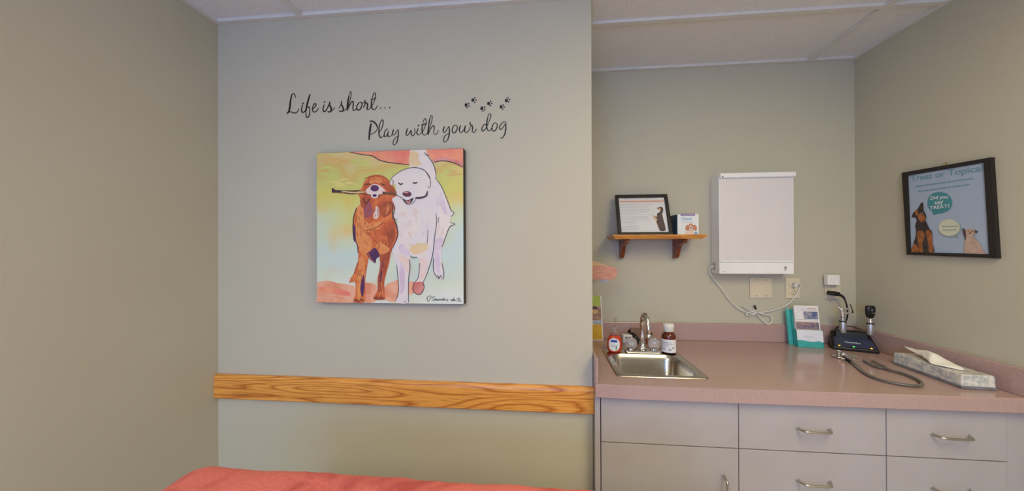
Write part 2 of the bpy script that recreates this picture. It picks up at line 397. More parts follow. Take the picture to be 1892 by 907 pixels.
# ------------------------------------------------------------------ faucet
fx, fy, fz = .457, sy1-.034, ZT+.003
t = thing('faucet', 'chrome gooseneck faucet with two clear knobs at the back of the sink', 'faucet', (fx, fy, fz))
MB().box((fx-.078, fy-.024, fz), (fx+.078, fy+.024, fz+.013), CHR, bev=.005, seg=3).build('base_plate', t)
b = MB(); b.lathe([(.021, 0), (.02, .012), (.013, .02), (.0125, .04)], CHR, Matrix.Translation((fx, fy, fz+.012)))
b.tube([(fx, fy, fz+.03), (fx, fy, fz+.10), (fx, fy-.003, fz+.150), (fx, fy-.022, fz+.180), (fx+.001, fy-.050, fz+.187), (fx+.002, fy-.075, fz+.172), (fx+.003, fy-.088, fz+.140), (fx+.003, fy-.090, fz+.105)], lambda f: .0105-.001*f, CHR, 16)
b.lathe([(.012, 0), (.013, .004), (.013, .016), (.0105, .018)], CHR, Matrix.Translation((fx+.003, fy-.090, fz+.090)))
b.build('spout', t)
ACR = mat('clear_acrylic', (236, 232, 226), .12, trans=.75, ior=1.45)
for s in (-1, 1):
    b = MB(); b.lathe([(.019, 0), (.018, .008), (.010, .012), (.010, .02)], CHR, Matrix.Translation((fx+s*.053, fy, fz+.012))); st = b.build('valve_stem', t)
    b = MB(); b.lathe([(.012, 0), (.020, .003), (.026, .012), (.028, .024), (.026, .036), (.020, .044), (.008, .047)], ACR, Matrix.Translation((fx+s*.053, fy-.002, fz+.022)) @ Matrix.Rotation(.25, 4, 'X'), 40, wave=.045, waves=8)
    b.lathe([(.009, 0), (.009, .002), (.004, .003)], CHR, Matrix.Translation((fx+s*.053, fy-.014, fz+.069)) @ Matrix.Rotation(.25, 4, 'X'), 20)
    b.build('knob', t)

# ------------------------------------------------------------------ hand soap
sp = onZ(1136, 648, ZT+.003); sX, sY = .3285, sy1-.040
t = thing('soap_bottle', 'clear pump bottle of orange-red hand soap with white oval label', 'soap bottle', (sX, sY, ZT+.004))
CLR = mat('clear_plastic', (244, 238, 236), .06, trans=.92, ior=1.3)
SOAP = mat('orange_soap', (226, 84, 50), .12, trans=.35, ior=1.35)
M = Matrix.Translation((sX, sY, ZT+.0045))
MB().lathe([(.024, 0), (.030, .003), (.033, .012), (.034, .04), (.031, .062), (.022, .080), (.016, .087)], SOAP, M, 30, sy=.66).build('soap_fill', t)
MB().lathe([(.0162, .086), (.019, .083), (.0235, .081), (.0215, .0885), (.015, .098), (.011, .103), (.011, .108)], CLR, M, 30, sy=.8).build('bottle', t)
b = MB(); b.lathe([(.013, .104), (.013, .116), (.009, .118), (.005, .119), (.005, .146), (.009, .148), (.009, .156), (.004, .158)], CLR, M, 20)
b.tube([(sX, sY, ZT+.156), (sX-.004, sY-.018, ZT+.157), (sX-.006, sY-.034, ZT+.150)], .0035, CLR); b.build('pump', t)
def wrap_label(name, parent, cx, cy, rx, ry, zc, hw, hh, m, text=None, tcol=None, oval=True, extra=None):
    """label bent round the front of a bottle; hw = half width angle"""
    b = MB(); n = 20; rows = 12; ctr = math.atan2(-cy, -cx)
    def P(u, v, e=.0006):
        a = ctr+u*hw; return Vector((cx+(rx+e)*math.cos(a), cy+(ry+e)*math.sin(a), zc+v*hh))
    for j in range(rows):
        v0, v1 = -1+2*j/rows, -1+2*(j+1)/rows
        w0 = (1-abs(v0)**2.4)**.5 if oval else 1; w1 = (1-abs(v1)**2.4)**.5 if oval else 1
        for i in range(n):
            u0, u1 = -1+2*i/n, -1+2*(i+1)/n
            b._add([P(u0*w0, v0), P(u1*w0, v0), P(u1*w1, v1), P(u0*w1, v1)], [(0, 1, 2, 3)], m)
    for (u0, v0, u1, v1, mm) in (extra or []):
        for i in range(8):
            a, c = u0+(u1-u0)*i/8, u0+(u1-u0)*(i+1)/8
            b._add([P(a, v0, .0012), P(c, v0, .0012), P(c, v1, .0012), P(a, v1, .0012)], [(0, 1, 2, 3)], mm)
    return b.build(name, parent, fix=False)
BLU = mat('label_blue', (60, 80, 170), .5); GRN = mat('label_green', (90, 150, 100), .5); GRY = mat('label_grey', (165, 168, 172), .6)
wrap_label('label', t, sX, sY, .0345, .0232, ZT+.043, .80, .031, WPAP, extra=[(-.5, .35, .5, .72, BLU), (.25, -.75, .45, -.1, GRN), (-.4, -.1, .2, -.02, GRY), (-.35, -.3, .15, -.22, GRY)])

# ------------------------------------------------------------------ amber bottle
bX, bY = .5785, sy1-.032
t = thing('medicine_bottle', 'amber brown medicine bottle with white cap on the sink corner', 'bottle', (bX, bY, ZT+.004))
AMB = mat('amber_plastic', (112, 42, 16), .15, c2=(96, 34, 12), trans=.25, coat=.4)
M = Matrix.Translation((bX, bY, ZT+.0062))
MB().lathe([(.026, 0), (.0305, .003), (.031, .008), (.031, .074), (.029, .084), (.022, .093), (.018, .096), (.018, .1)], AMB, M).build('bottle', t)
CAPM = mat('ribbed_white_cap', (228, 224, 216), .5)
Mc = M @ Matrix.Translation((0, 0, .098)) @ Matrix.Rotation(-.05, 4, 'Y')
MB().lathe([(.022, 0), (.0232, .002), (.0232, .014), (.0245, .016), (.0245, .032), (.022, .036), (.010, .037)], CAPM, Mc, 48, wave=.012, waves=24).build('cap', t)
wrap_label('label', t, bX, bY, .0313, .0313, ZT+.041, 1.45, .030, WPAP, oval=False, extra=[(-.6, .5, .3, .6, GRY), (-.6, .25, .45, .33, GRY), (-.6, .0, .1, .08, GRY), (-.55, -.6, -.35, -.3, GRY), (.0, -.7, .25, -.35, GRY), (.3, -.4, .5, -.1, GRY)])

# ------------------------------------------------------------------ odds and ends behind the faucet
p = onZ(1159, 634, ZT)
b = MB(); b.box((p.x-.024, p.y-.012, ZT), (p.x+.024, p.y+.022, ZT+.045), WPAP, bev=.004)
b.box((p.x-.013, p.y-.0126, ZT+.028), (p.x+.008, p.y-.012, ZT+.036), GRN)
tag(b.build('small_carton'), 'small white carton with a green mark behind the left faucet knob', 'box')
q = onZ(1178, 636, ZT)
b = MB(); b.tube([(q.x-.035, q.y+.035, ZT+.062), (q.x+.014, q.y-.012, ZT+.012)], .010, BLK, 12, spline=False); b.tube([(q.x+.014, q.y-.012, ZT+.012), (q.x+.019, q.y-.017, ZT+.0075)], .007, BLK, 12, spline=False)
tag(b.build('marker_pen'), 'black marker leaning on a carton behind the faucet', 'pen')
b = MB(); b.box((q.x-.030, q.y+.016, ZT+.0005), (q.x+.030, q.y+.040, ZT+.075), mat('brown_card', (126, 96, 84), .7), bev=.002)
tag(b.build('brown_carton'), 'dull brown carton standing behind the faucet spout', 'box')
q = onZ(1199, 634, ZT)
b = MB(); b.lathe([(.014, 0), (.016, .002), (.016, .03), (.012, .034), (.012, .045), (.002, .046)], mat('orange_vial', (206, 140, 84), .3, trans=.3), Matrix.Translation((q.x, q.y, ZT+.0)))
b.lathe([(.017, 0), (.017, .01), (.002, .011)], BLK, Matrix.Translation((q.x, q.y, ZT+.044)))
tag(b.build('small_vial'), 'small tan vial with dark top behind the right faucet knob', 'vial')

# ================================================================== CANVAS PAINTING OF TWO DOGS
cx0, cx1, cz0, cz1 = -.9215, -.3130, 1.1945, 1.8030; cyf = Ym-.036
t = thing('canvas_painting', 'square canvas painting of a red dog and a white dog sharing a stick', 'painting', ((cx0+cx1)/2, Ym-.018, (cz0+cz1)/2))
EDGE = mat('canvas_edge', (58, 44, 44), .7, c2=(44, 56, 66), scale=14)
def paint_ground():
    m = bpy.data.materials.new('painted_ground'); m.use_nodes = True; nt = m.node_tree; b = nt.nodes['Principled BSDF']; b.inputs['Roughness'].default_value = .55
    N = nt.nodes.new; L = nt.links.new; tc = N('ShaderNodeTexCoord'); sep = N('ShaderNodeSeparateXYZ'); L(tc.outputs['Generated'], sep.inputs[0])
    no = N('ShaderNodeTexNoise'); no.inputs['Scale'].default_value = 2.6; no.inputs['Detail'].default_value = 2; L(tc.outputs['Generated'], no.inputs['Vector'])
    a = N('ShaderNodeMath'); a.operation = 'MULTIPLY_ADD'; a.inputs[1].default_value = .75; a.inputs[2].default_value = -.375; L(no.outputs[0], a.inputs[0])
    s = N('ShaderNodeMath'); L(sep.outputs['Z'], s.inputs[0]); L(a.outputs[0], s.inputs[1])
    r = N('ShaderNodeValToRGB'); e = r.color_ramp.elements; e[0].position = 0; e[0].color = rgb(222, 228, 214); e[1].position = 1; e[1].color = rgb(214, 196, 128)
    for p, c in ((.15, (214, 222, 196)), (.34, (200, 218, 206)), (.46, (208, 218, 180)), (.56, (214, 214, 140)), (.70, (216, 206, 104)), (.84, (204, 204, 112)), (.93, (212, 182, 100))):
        k = e.new(p); k.color = rgb(*c)
    L(s.outputs[0], r.inputs[0])
    n2 = N('ShaderNodeTexNoise'); n2.inputs['Scale'].default_value = 5.5; n2.inputs['Detail'].default_value = 1; L(tc.outputs['Generated'], n2.inputs['Vector'])
    r2 = N('ShaderNodeValToRGB'); r2.color_ramp.elements[0].position = .54; r2.color_ramp.elements[1].position = .74; r2.color_ramp.elements[1].color = (.45, .45, .45, 1); L(n2.outputs[0], r2.inputs[0])
    mx = N('ShaderNodeMix'); mx.data_type = 'RGBA'; L(r2.outputs[0], mx.inputs[0]); L(r.outputs[0], mx.inputs[6]); mx.inputs[7].default_value = rgb(238, 178, 110)
    L(mx.outputs[2], b.inputs['Base Color']); return m
b = MB(); b.box((cx0, cyf, cz0), (cx1, Ym-.001, cz1), EDGE, bev=.0015); b.build('stretched_canvas', t)
b = MB(); b.box((cx0+.0015, cyf-.0006, cz0+.0015), (cx1-.0015, cyf+.0004, cz1-.0015), paint_ground()); b.build('painted_background', t)
A = Art((0, cyf-.0008, 0), (0, -1, 0), (560, 260), 2.834); A.lim = (cx0+.0016, cx1-.0016, cz0+.0016, cz1-.0016)
p_coral = mat('paint_coral', (236, 128, 108), .55, c2=(240, 160, 120), scale=14)
p_orange = mat('paint_orange', (224, 122, 60), .55, c2=(188, 82, 46), scale=22, detail=5)
p_deep = mat('paint_red_brown', (160, 72, 42), .55, c2=(186, 90, 48), scale=30)
p_lite = mat('paint_light_orange', (232, 152, 84), .55, c2=(226, 136, 78), scale=30)
p_white = mat('paint_white_fur', (226, 217, 215), .55, c2=(233, 222, 210), scale=14)
p_lilac = mat('paint_lilac', (214, 192, 208), .55, c2=(224, 206, 214), scale=20)
p_peach = mat('paint_peach', (238, 204, 184), .55, c2=(232, 212, 200), scale=20)
p_cream = mat('paint_cream', (230, 206, 160), .55, c2=(232, 198, 146), scale=20)
p_purp = mat('paint_purple', (92, 46, 92), .55, c2=(76, 36, 84), scale=30)
p_mauve = mat('paint_mauve', (168, 88, 92), .55, c2=(150, 80, 100), scale=30)
p_line = mat('paint_dark_line', (66, 50, 60), .55)
p_sand = mat('paint_sand', (236, 176, 142), .55, c2=(226, 142, 104), scale=16)
p_stick = mat('paint_stick', (160, 112, 62), .55, c2=(92, 58, 38), scale=40)
p_rose = mat('paint_rose', (206, 120, 108), .55, c2=(220, 150, 140), scale=30)
p_olive = mat('paint_yellow_green', (196, 206, 118), .55, c2=(206, 204, 104), scale=18)
A.area([(70, 745), (70, 742), (128, 732), (180, 745), (236, 752), (275, 770), (275, 836), (272, 858), (60, 870), (50, 868), (52, 800)], p_sand)
A.area([(322, 752), (350, 745), (384, 762), (386, 835), (322, 842)], p_sand); A.area([(428, 765), (470, 738), (502, 735), (502, 835), (430, 832)], p_sand)
A.area([(550, 748), (582, 738), (590, 790), (552, 802)], p_sand); A.area([(95, 765), (170, 772), (240, 790), (240, 812), (150, 800), (90, 790)], p_coral)
A.area([(240, 59), (240, 30), (400, 20), (560, 20), (562, 24), (560, 120), (558, 124), (520, 121), (480, 116), (430, 110), (395, 99), (362, 80), (300, 71)], p_coral)
A.area([(636, 40), (640, 20), (740, 15), (870, 15), (880, 20), (870, 150), (836.5, 138), (808, 124), (775, 112), (740, 105), (708, 106), (686, 113), (662, 92)], p_coral)
A.area([(662, 92), (690, 98), (730, 84), (770, 95), (836, 112), (860, 120), (860, 146), (836.5, 138), (808, 124), (775, 112), (730, 107), (686, 113)], p_rose)
random.seed(21)
def daub(A, cx, cy, rx, ry, m, n, w, ang=0, spread=.35, L=14):
    for i in range(n):                       # short overlapping brush marks
        a = random.uniform(0, 6.283); r_ = random.random()**.5; x = cx+rx*r_*math.cos(a); y = cy+ry*r_*math.sin(a); d = ang+random.uniform(-spread, spread); l = L*random.uniform(.6, 1.5)
        A.line([(x-l*math.cos(d), y-l*math.sin(d)), (x, y+random.uniform(-3, 3)), (x+l*math.cos(d), y+l*math.sin(d))], w*random.uniform(.6, 1.3), m)
g_or = mat('paint_ground_orange', (220, 180, 108), .55); g_gr = mat('paint_ground_green', (204, 204, 112), .55); g_ye = mat('paint_ground_yellow', (222, 208, 122), .55); g_pa = mat('paint_ground_pale', (210, 218, 180), .55)
daub(A, 175, 105, 70, 18, g_or, 16, 7, 0, .2, 26); daub(A, 300, 125, 60, 22, g_gr, 12, 8, 0, .2, 26); daub(A, 130, 170, 45, 35, g_gr, 12, 8, 0, .3, 20); daub(A, 200, 220, 60, 20, g_ye, 12, 8, 0, .3, 22); daub(A, 780, 170, 45, 22, g_or, 8, 7, .2, .2, 18)
daub(A, 150, 800, 70, 25, p_coral, 10, 7, 0, .2, 20)
for l in ([(240, 58), (300, 71), (362, 80), (395, 99), (440, 112), (520, 122), (560, 126)], [(686, 114), (708, 107), (745, 106), (780, 113), (808, 125), (836, 139)]): A.line(l, 5, p_line)
# white dog: tail, body, legs
A.area([(562, 30), (566, 24), (600, 22), (638, 24), (642, 45.5), (652, 68), (664, 88), (682, 120), (694, 160), (697, 196), (652, 192), (640, 162), (600, 142), (562, 142), (556, 100)], p_white)
A.area([(562, 60), (590, 55), (600, 90), (620, 120), (600, 134), (564, 130), (558, 95)], p_cream)
BODY = [(640, 188), (692, 194), (725, 240), (742, 275), (757, 315), (776, 365), (791, 378), (774, 400), (770, 425), (797, 437), (768, 452), (745, 510), (726, 560), (727, 640), (737, 690), (734, 727), (706, 718), (684, 680), (682, 610), (684, 560), (676, 610), (664, 650), (648, 700), (628, 742), (634, 772), (610, 806), (578, 785), (580, 750), (604, 715), (612, 640), (602, 612), (566, 604), (561, 640), (553, 730), (553, 800), (552, 848), (500, 850), (486, 834), (500, 795), (498, 720), (490, 650), (472, 595), (478, 540), (495, 480), (492, 412), (470, 406), (482, 352), (455, 320), (468, 300), (490, 265)]
A.area(BODY, p_white)
for pts, m in (([(690, 520), (738, 508), (722, 560), (706, 578), (690, 570)], p_lilac), ([(498, 596), (556, 620), (550, 690), (518, 650)], p_peach), ([(560, 560), (640, 536), (655, 566), (606, 592), (570, 590)], p_cream),
               ([(580, 750), (604, 738), (630, 742), (634, 772), (610, 806), (578, 785)], p_rose), ([(500, 560), (520, 540), (560, 590), (530, 600)], p_lilac),
               ([(612, 620), (650, 640), (640, 700), (614, 726)], p_peach), ([(690, 580), (712, 600), (715, 690), (694, 670)], p_lilac), ([(508, 640), (530, 680), (530, 780), (508, 790)], p_lilac), ([(720, 270), (745, 330), (752, 390), (725, 350)], p_lilac)):
    A.area(pts, m)
# red dog
A.area([(305, 270), (298, 300), (306, 325), (282, 355), (266, 400), (264, 470), (268, 518), (282, 530), (290, 590), (286, 640), (268, 690), (242, 742), (272, 740), (276, 800), (265, 842), (322, 845), (326, 790), (327, 720), (346, 612), (376, 592), (400, 602), (405, 660), (390, 720), (391, 780), (368, 828), (425, 832), (430, 805), (426, 740), (450, 645), (466, 570), (496, 500), (496, 470), (470, 385), (480, 345), (466, 305), (482, 285)], p_orange)
for pts, m in (([(404, 600), (455, 585), (436, 680), (424, 735), (424, 790), (394, 790), (393, 720), (404, 650)], p_deep), ([(345, 592), (376, 560), (402, 600), (384, 618), (378, 642), (358, 618)], p_purp), ([(266, 440), (278, 470), (286, 525), (264, 518)], p_purp),
               ([(322, 330), (350, 325), (365, 380), (330, 405), (318, 380)], p_mauve), ([(382, 345), (400, 362), (392, 404), (368, 402)], p_peach), ([(410, 330), (468, 320), (466, 372), (425, 400), (404, 372)], p_deep),
               ([(285, 350), (312, 345), (320, 420), (310, 500), (285, 560), (276, 470)], p_lite), ([(320, 440), (400, 425), (450, 400), (440, 440), (370, 470), (325, 478)], p_lite), ([(400, 440), (466, 400), (486, 460), (482, 510), (440, 560), (420, 520)], p_orange),
               ([(440, 470), (470, 440), (484, 500), (452, 560)], p_deep), ([(300, 480), (350, 500), (360, 560), (320, 600), (296, 560)], p_lite), ([(390, 530), (450, 560), (440, 585), (402, 590)], p_lite), ([(292, 620), (318, 610), (322, 700), (300, 820), (286, 820), (286, 700)], p_lite),
               ([(318, 700), (322, 760), (312, 820), (300, 770)], p_purp), ([(300, 310), (340, 300), (330, 345), (310, 350)], p_deep)):
    A.area(pts, m)
A.area([(350, 190), (385, 182), (420, 188), (448, 212), (480, 255), (487, 282), (462, 288), (440, 292), (400, 306), (350, 306), (324, 288), (302, 285), (300, 262), (312, 238), (322, 212)], p_orange)
A.area([(440, 215), (462, 235), (484, 275), (466, 284), (444, 262)], p_deep); A.area([(350, 200), (385, 190), (415, 200), (405, 222), (380, 218), (352, 226)], p_lite)
A.area([(328, 264), (342, 246), (360, 232), (376, 226), (392, 230), (420, 248), (432, 266), (410, 280), (376, 282), (344, 280)], p_peach)
# fur strokes
for (cx_, cy_, rx_, ry_, mm, n_, w_, an) in ((300, 440, 25, 70, p_deep, 10, 3, 1.4), (370, 360, 40, 40, p_deep, 9, 3.5, 1.9), (430, 350, 30, 45, p_lite, 7, 3, 1.8), (360, 500, 45, 50, p_deep, 10, 3, .9), (440, 510, 30, 45, p_deep, 8, 3.5, 1.3), (330, 440, 30, 30, p_lite, 8, 4, .5),
        (420, 560, 30, 20, p_lite, 7, 4, .3), (300, 700, 12, 90, p_deep, 9, 3, 1.6), (305, 620, 14, 50, p_lite, 7, 4, 1.5), (415, 690, 14, 70, p_purp, 6, 4, 1.7), (410, 780, 12, 30, p_lite, 5, 3, 1.6), (262, 720, 14, 16, p_lite, 5, 3, 2.2), (385, 205, 35, 12, p_deep, 6, 2.5, .1), (460, 255, 10, 20, p_deep, 5, 2.5, 1.0), (345, 600, 20, 16, p_purp, 5, 4, 1.2)):
    daub(A, cx_, cy_, rx_, ry_, mm, n_, w_, an)
for (cx_, cy_, rx_, ry_, mm, n_, w_, an) in ((560, 380, 45, 30, p_peach, 8, 4, .8), (610, 440, 50, 60, p_lilac, 8, 3, 1.3), (540, 470, 30, 50, p_peach, 8, 4, 1.4), (600, 545, 40, 18, p_cream, 8, 4, .1), (520, 720, 14, 70, p_lilac, 8, 3, 1.55), (640, 640, 14, 50, p_peach, 6, 4, 1.7), (715, 330, 18, 50, p_lilac, 6, 3, 1.2), (715, 470, 20, 30, p_peach, 6, 4, 1.8), (590, 90, 18, 30, p_cream, 7, 4, 1.2)):
    daub(A, cx_, cy_, rx_, ry_, mm, n_, w_, an)
# stick
A.area([(151, 246), (166, 254), (175, 262), (262, 264), (322, 262), (330, 274), (262, 281), (176, 273), (152, 272)], p_stick, False); A.area([(416, 266), (492, 274), (493, 286), (418, 280)], p_stick, False)
A.area([(152, 248), (168, 258), (205, 264), (200, 272), (152, 271)], p_line, False); A.line([(200, 262), (260, 272), (325, 268)], 6, p_cream)
for l in ([(176, 260), (262, 262), (300, 258)], [(300, 276), (350, 284), (400, 286), (430, 278), (490, 286)]): A.line(l, 4, p_line)
A.ell(376, 249, 22, 17, p_purp); A.ell(376, 288, 19, 13, p_white); A.ell(376, 287, 11, 8, p_purp)
for l in ([(322, 236), (334, 228), (352, 227)], [(406, 220), (418, 230), (432, 230)], [(316, 300), (330, 330), (352, 300)]): A.line(l, 5, p_line)
for l in ([(282, 350), (266, 400), (263, 470), (270, 520), (284, 540), (289, 590)], [(320, 470), (370, 462), (420, 430)], [(330, 405), (350, 345)], [(405, 350), (445, 330)], [(470, 340), (472, 390), (492, 450), (496, 500), (470, 560)],
          [(376, 640), (358, 618), (345, 592)], [(402, 600), (450, 585), (466, 560)], [(322, 200), (350, 188), (385, 181), (422, 188), (450, 212), (484, 262)], [(430, 470), (450, 520), (445, 560)], [(372, 520), (400, 545), (390, 570)], [(286, 640), (268, 695)], [(265, 842), (280, 830), (290, 843)], [(296, 843), (306, 828), (318, 843)], [(370, 828), (384, 820), (392, 832)], [(400, 832), (412, 820), (426, 830)]):
    A.line(l, 5, p_deep if l[0][0] not in (282, 470, 265, 296, 370, 400) else p_line)
# white dog head
A.area([(456, 214), (470, 190), (486, 178), (520, 156), (570, 142), (622, 148), (655, 175), (668, 212), (664, 248), (650, 262), (648, 288), (612, 298), (592, 302), (576, 325), (550, 334), (534, 322), (518, 300), (495, 286), (488, 262), (482, 228), (462, 234)], p_white)
for l in ([(456, 216), (470, 190), (488, 176), (520, 156), (570, 142), (622, 148), (655, 176), (668, 212), (664, 246), (652, 238)], [(466, 204), (474, 214), (468, 230)], [(488, 262), (492, 284), (518, 300), (534, 322), (552, 334), (578, 324), (592, 302)], [(692, 194), (725, 240), (757, 315), (776, 365), (791, 378), (774, 398)], [(770, 428), (797, 437), (768, 452), (745, 510), (728, 556)],
          [(697, 196), (694, 160), (682, 122), (662, 92), (648, 66)], [(560, 142), (600, 142), (640, 160), (664, 200)], [(697, 380), (700, 430), (690, 500), (684, 560), (676, 610), (650, 695), (628, 742)], [(712, 400), (708, 430)], [(491, 650), (498, 720), (500, 795), (486, 834)], [(556, 620), (561, 660), (553, 730), (553, 846)], [(684, 610), (684, 680), (706, 718)], [(612, 640), (604, 715), (580, 750), (578, 785), (610, 806), (634, 772), (628, 742)],
          [(455, 320), (482, 350), (470, 405), (492, 410)], [(560, 600), (575, 612), (600, 610)], [(655, 470), (650, 540)], [(727, 640), (737, 690), (734, 727)], [(706, 700), (712, 722), (720, 705), (728, 724)], [(540, 848), (530, 838)], [(636, 60), (646, 76), (660, 80)]):
    A.line(l, 3.6, p_line)
A.area([(590, 296), (612, 294), (640, 286), (650, 262), (654, 274), (648, 292), (620, 304), (592, 304)], p_line)
A.ell(545, 279, 24, 15, mat('paint_maroon', (96, 46, 62), .5), .1); A.ell(540, 271, 14, 4, p_rose, .1)
A.area([(522, 303), (548, 312), (578, 298), (570, 322), (550, 330), (534, 322)], p_line); A.area([(536, 314), (552, 318), (566, 310), (558, 326), (546, 326)], p_rose)
for l in ([(500, 220), (512, 229), (524, 223)], [(575, 218), (586, 223), (600, 218)]): A.line(l, 8, p_line)
# signature in the lower right corner
def sc(pts): return [(627.0+x*2.834/18.14-3.8, 764.9+y*2.834/18.14+.5) for x, y in pts]
for l in ([(160, 375), (200, 320), (260, 295), (305, 310), (300, 370), (262, 400)], [(185, 340), (175, 430), (200, 470), (240, 460), (265, 400), (262, 360)], [(338, 440), (344, 441)],
          [(435, 330), (400, 310), (365, 340), (370, 380), (420, 400), (420, 440), (370, 455), (335, 440)], [(490, 400), (460, 390), (445, 430), (470, 450), (495, 400), (500, 450)], [(520, 405), (520, 450), (550, 450), (560, 405), (565, 450)],
          [(585, 450), (590, 405), (620, 405), (625, 450)], [(680, 400), (645, 410), (645, 450), (680, 440), (730, 350), (700, 420), (700, 450)], [(735, 430), (755, 400), (735, 400), (735, 450), (770, 450)], [(780, 450), (785, 405), (820, 405)], [(870, 405), (840, 420), (870, 440), (850, 465), (820, 455)],
          [(940, 425), (965, 425)], [(985, 405), (990, 465), (1015, 420), (1035, 465), (1060, 380)], [(1075, 350), (1065, 465), (1095, 420), (1110, 465)], [(1140, 415), (1145, 465)], [(1240, 340), (1205, 465), (1230, 470)], [(1180, 390), (1270, 380)], [(1255, 440), (1290, 430), (1270, 420), (1265, 480), (1325, 470)]):
    A.line(sc(l), 2.0, INK, taper=False)
A.build('painted_dogs', t)

# ================================================================== WALL LETTERING (vinyl strokes)
def letters(name, label, org, k, words, base):
    t = thing(name, label, 'wall lettering', base, 'cursive black wall lettering')
    for wname, strokes in words:
        a = Art((0, Ym, 0), (0, -1, 0), org, k); a.h = .0002
        for s in strokes:                              # (width, points)
            if s[0] == 'dot': a.ell(s[1], s[2], s[3]*1.15, s[3]*1.25, INK)
            else: a.line(s[1], s[0]*(1.22 if len(s[1]) > 2 else 1.5)+1, INK, taper=len(s[1]) > 2)
        a.build(wname, t)
q = onY(626, 205, Ym)
letters('wall_lettering', 'black cursive wall lettering reading Life is short..., the upper line', (515, 160), 8.6, [
 ('life_word', [(13, [(263, 180), (262, 145), (243, 115), (215, 122), (200, 150), (190, 210)]), (24, [(205, 135), (190, 215), (180, 300), (168, 370), (150, 412), (126, 428)]), (14, [(128, 422), (165, 402), (200, 404), (265, 420), (300, 395), (322, 350)]),
   (17, [(382, 285), (368, 335), (364, 385), (384, 410), (412, 395), (436, 355)]), ('dot', 388, 265, 11), (23, [(500, 120), (478, 185), (456, 265), (440, 340), (432, 400)]), (15, [(440, 330), (433, 420), (440, 478), (460, 492), (484, 462), (494, 400), (488, 350), (468, 328)]), (11, [(448, 328), (475, 325), (505, 321)]),
   (15, [(540, 352), (575, 330), (594, 298), (585, 272), (562, 280), (540, 330), (538, 375), (556, 402), (585, 400), (612, 375), (634, 338)])]),
 ('is_word', [(17, [(724, 285), (708, 335), (706, 378), (724, 397), (755, 375), (790, 315)]), ('dot', 728, 246, 11), (15, [(770, 345), (800, 285), (815, 240)]), (22, [(816, 236), (808, 285), (830, 335), (836, 375), (815, 402), (775, 395)]), (10, [(825, 385), (855, 378), (878, 350), (892, 328)])]),
 ('short_word', [(10, [(950, 352), (980, 305), (998, 260)]), (20, [(1000, 228), (996, 280), (1018, 325), (1026, 368), (1005, 393), (958, 386)]), (10, [(1010, 390), (1045, 380), (1080, 340)]),
   (22, [(1088, 385), (1092, 310), (1102, 225), (1118, 140)]), (11, [(1116, 150), (1130, 95), (1148, 82), (1152, 115), (1140, 190), (1115, 280), (1092, 360)]), (15, [(1090, 378), (1118, 315), (1150, 255), (1178, 235), (1186, 270), (1180, 335), (1184, 375), (1205, 375), (1240, 345)]),
   (16, [(1300, 245), (1262, 270), (1240, 325), (1250, 366), (1285, 368), (1315, 325), (1322, 275), (1300, 243)]), (10, [(1315, 255), (1338, 262), (1360, 240)]), (14, [(1345, 335), (1368, 285), (1372, 212)]), (19, [(1370, 210), (1380, 255), (1408, 272), (1412, 310), (1402, 350), (1418, 370)]), (11, [(1418, 370), (1450, 345), (1475, 300)]),
   (12, [(1490, 300), (1515, 240), (1536, 160), (1535, 105), (1515, 105), (1492, 160), (1478, 230)]), (20, [(1482, 200), (1474, 260), (1476, 320), (1492, 362)]), (12, [(1486, 355), (1510, 368), (1545, 345), (1573, 296)]), (11, [(1463, 208), (1552, 184)]),
   ('dot', 1618, 341, 9), ('dot', 1691, 338, 9), ('dot', 1763, 334, 10)])], (q.x, Ym-.0005, q.z))
q = onY(740, 245, Ym)
letters('wall_lettering', 'black cursive wall lettering reading Play with, left part of lower line', (670, 205), 12.61, [
 ('play_word', [(38, [(200, 285), (180, 380), (162, 520), (150, 675)]), (30, [(162, 248), (215, 235), (285, 275), (335, 345), (345, 410)]), (16, [(346, 395), (318, 465), (255, 520), (180, 545)]),
   (20, [(388, 490), (435, 430), (470, 330), (480, 240), (458, 208), (425, 245), (392, 345)]), (26, [(405, 290), (382, 400), (382, 520), (400, 600), (430, 626)]), (16, [(422, 624), (465, 600), (510, 555)]),
   (20, [(600, 425), (555, 430), (515, 490), (505, 560), (522, 602), (556, 580), (592, 500)]), (22, [(604, 460), (588, 530), (594, 590), (622, 606)]), (15, [(615, 604), (655, 585), (690, 540)]),
   (26, [(724, 432), (700, 495), (690, 550)]), (16, [(692, 545), (715, 566), (755, 535), (790, 480), (818, 435)]), (24, [(828, 430), (832, 520), (825, 620), (802, 715), (770, 778)]), (17, [(785, 760), (745, 795), (712, 775), (710, 735), (730, 680), (772, 620), (820, 585)])]),
 ('with_word', [(26, [(1050, 405), (1020, 490), (1005, 555)]), (18, [(1008, 560), (1040, 570), (1085, 525), (1130, 440)]), (26, [(1132, 440), (1130, 510), (1145, 565)]), (18, [(1140, 560), (1170, 582), (1205, 545), (1222, 470), (1202, 398)]),
   (24, [(1300, 400), (1270, 470), (1268, 530), (1290, 562)]), (15, [(1280, 560), (1320, 555), (1360, 520), (1390, 470)]), ('dot', 1303, 340, 17), (17, [(1405, 480), (1440, 400), (1472, 290), (1478, 205), (1455, 178), (1425, 215), (1398, 310)]), (26, [(1405, 300), (1385, 400), (1388, 490), (1410, 545)]), (15, [(1400, 535), (1430, 565), (1475, 545), (1525, 480)]), (15, [(1362, 328), (1502, 293)]),
   (34, [(1525, 562), (1530, 470), (1540, 370)]), (24, [(1538, 400), (1548, 270), (1570, 160)]), (17, [(1565, 175), (1595, 110), (1620, 118), (1618, 200), (1590, 310), (1548, 430)]), (20, [(1530, 545), (1572, 445), (1625, 358), (1662, 345), (1670, 400), (1658, 480), (1665, 535)]), (15, [(1660, 530), (1690, 552), (1735, 515), (1775, 440)])])], (q.x, Ym-.0005, q.z))
q = onY(880, 240, Ym)
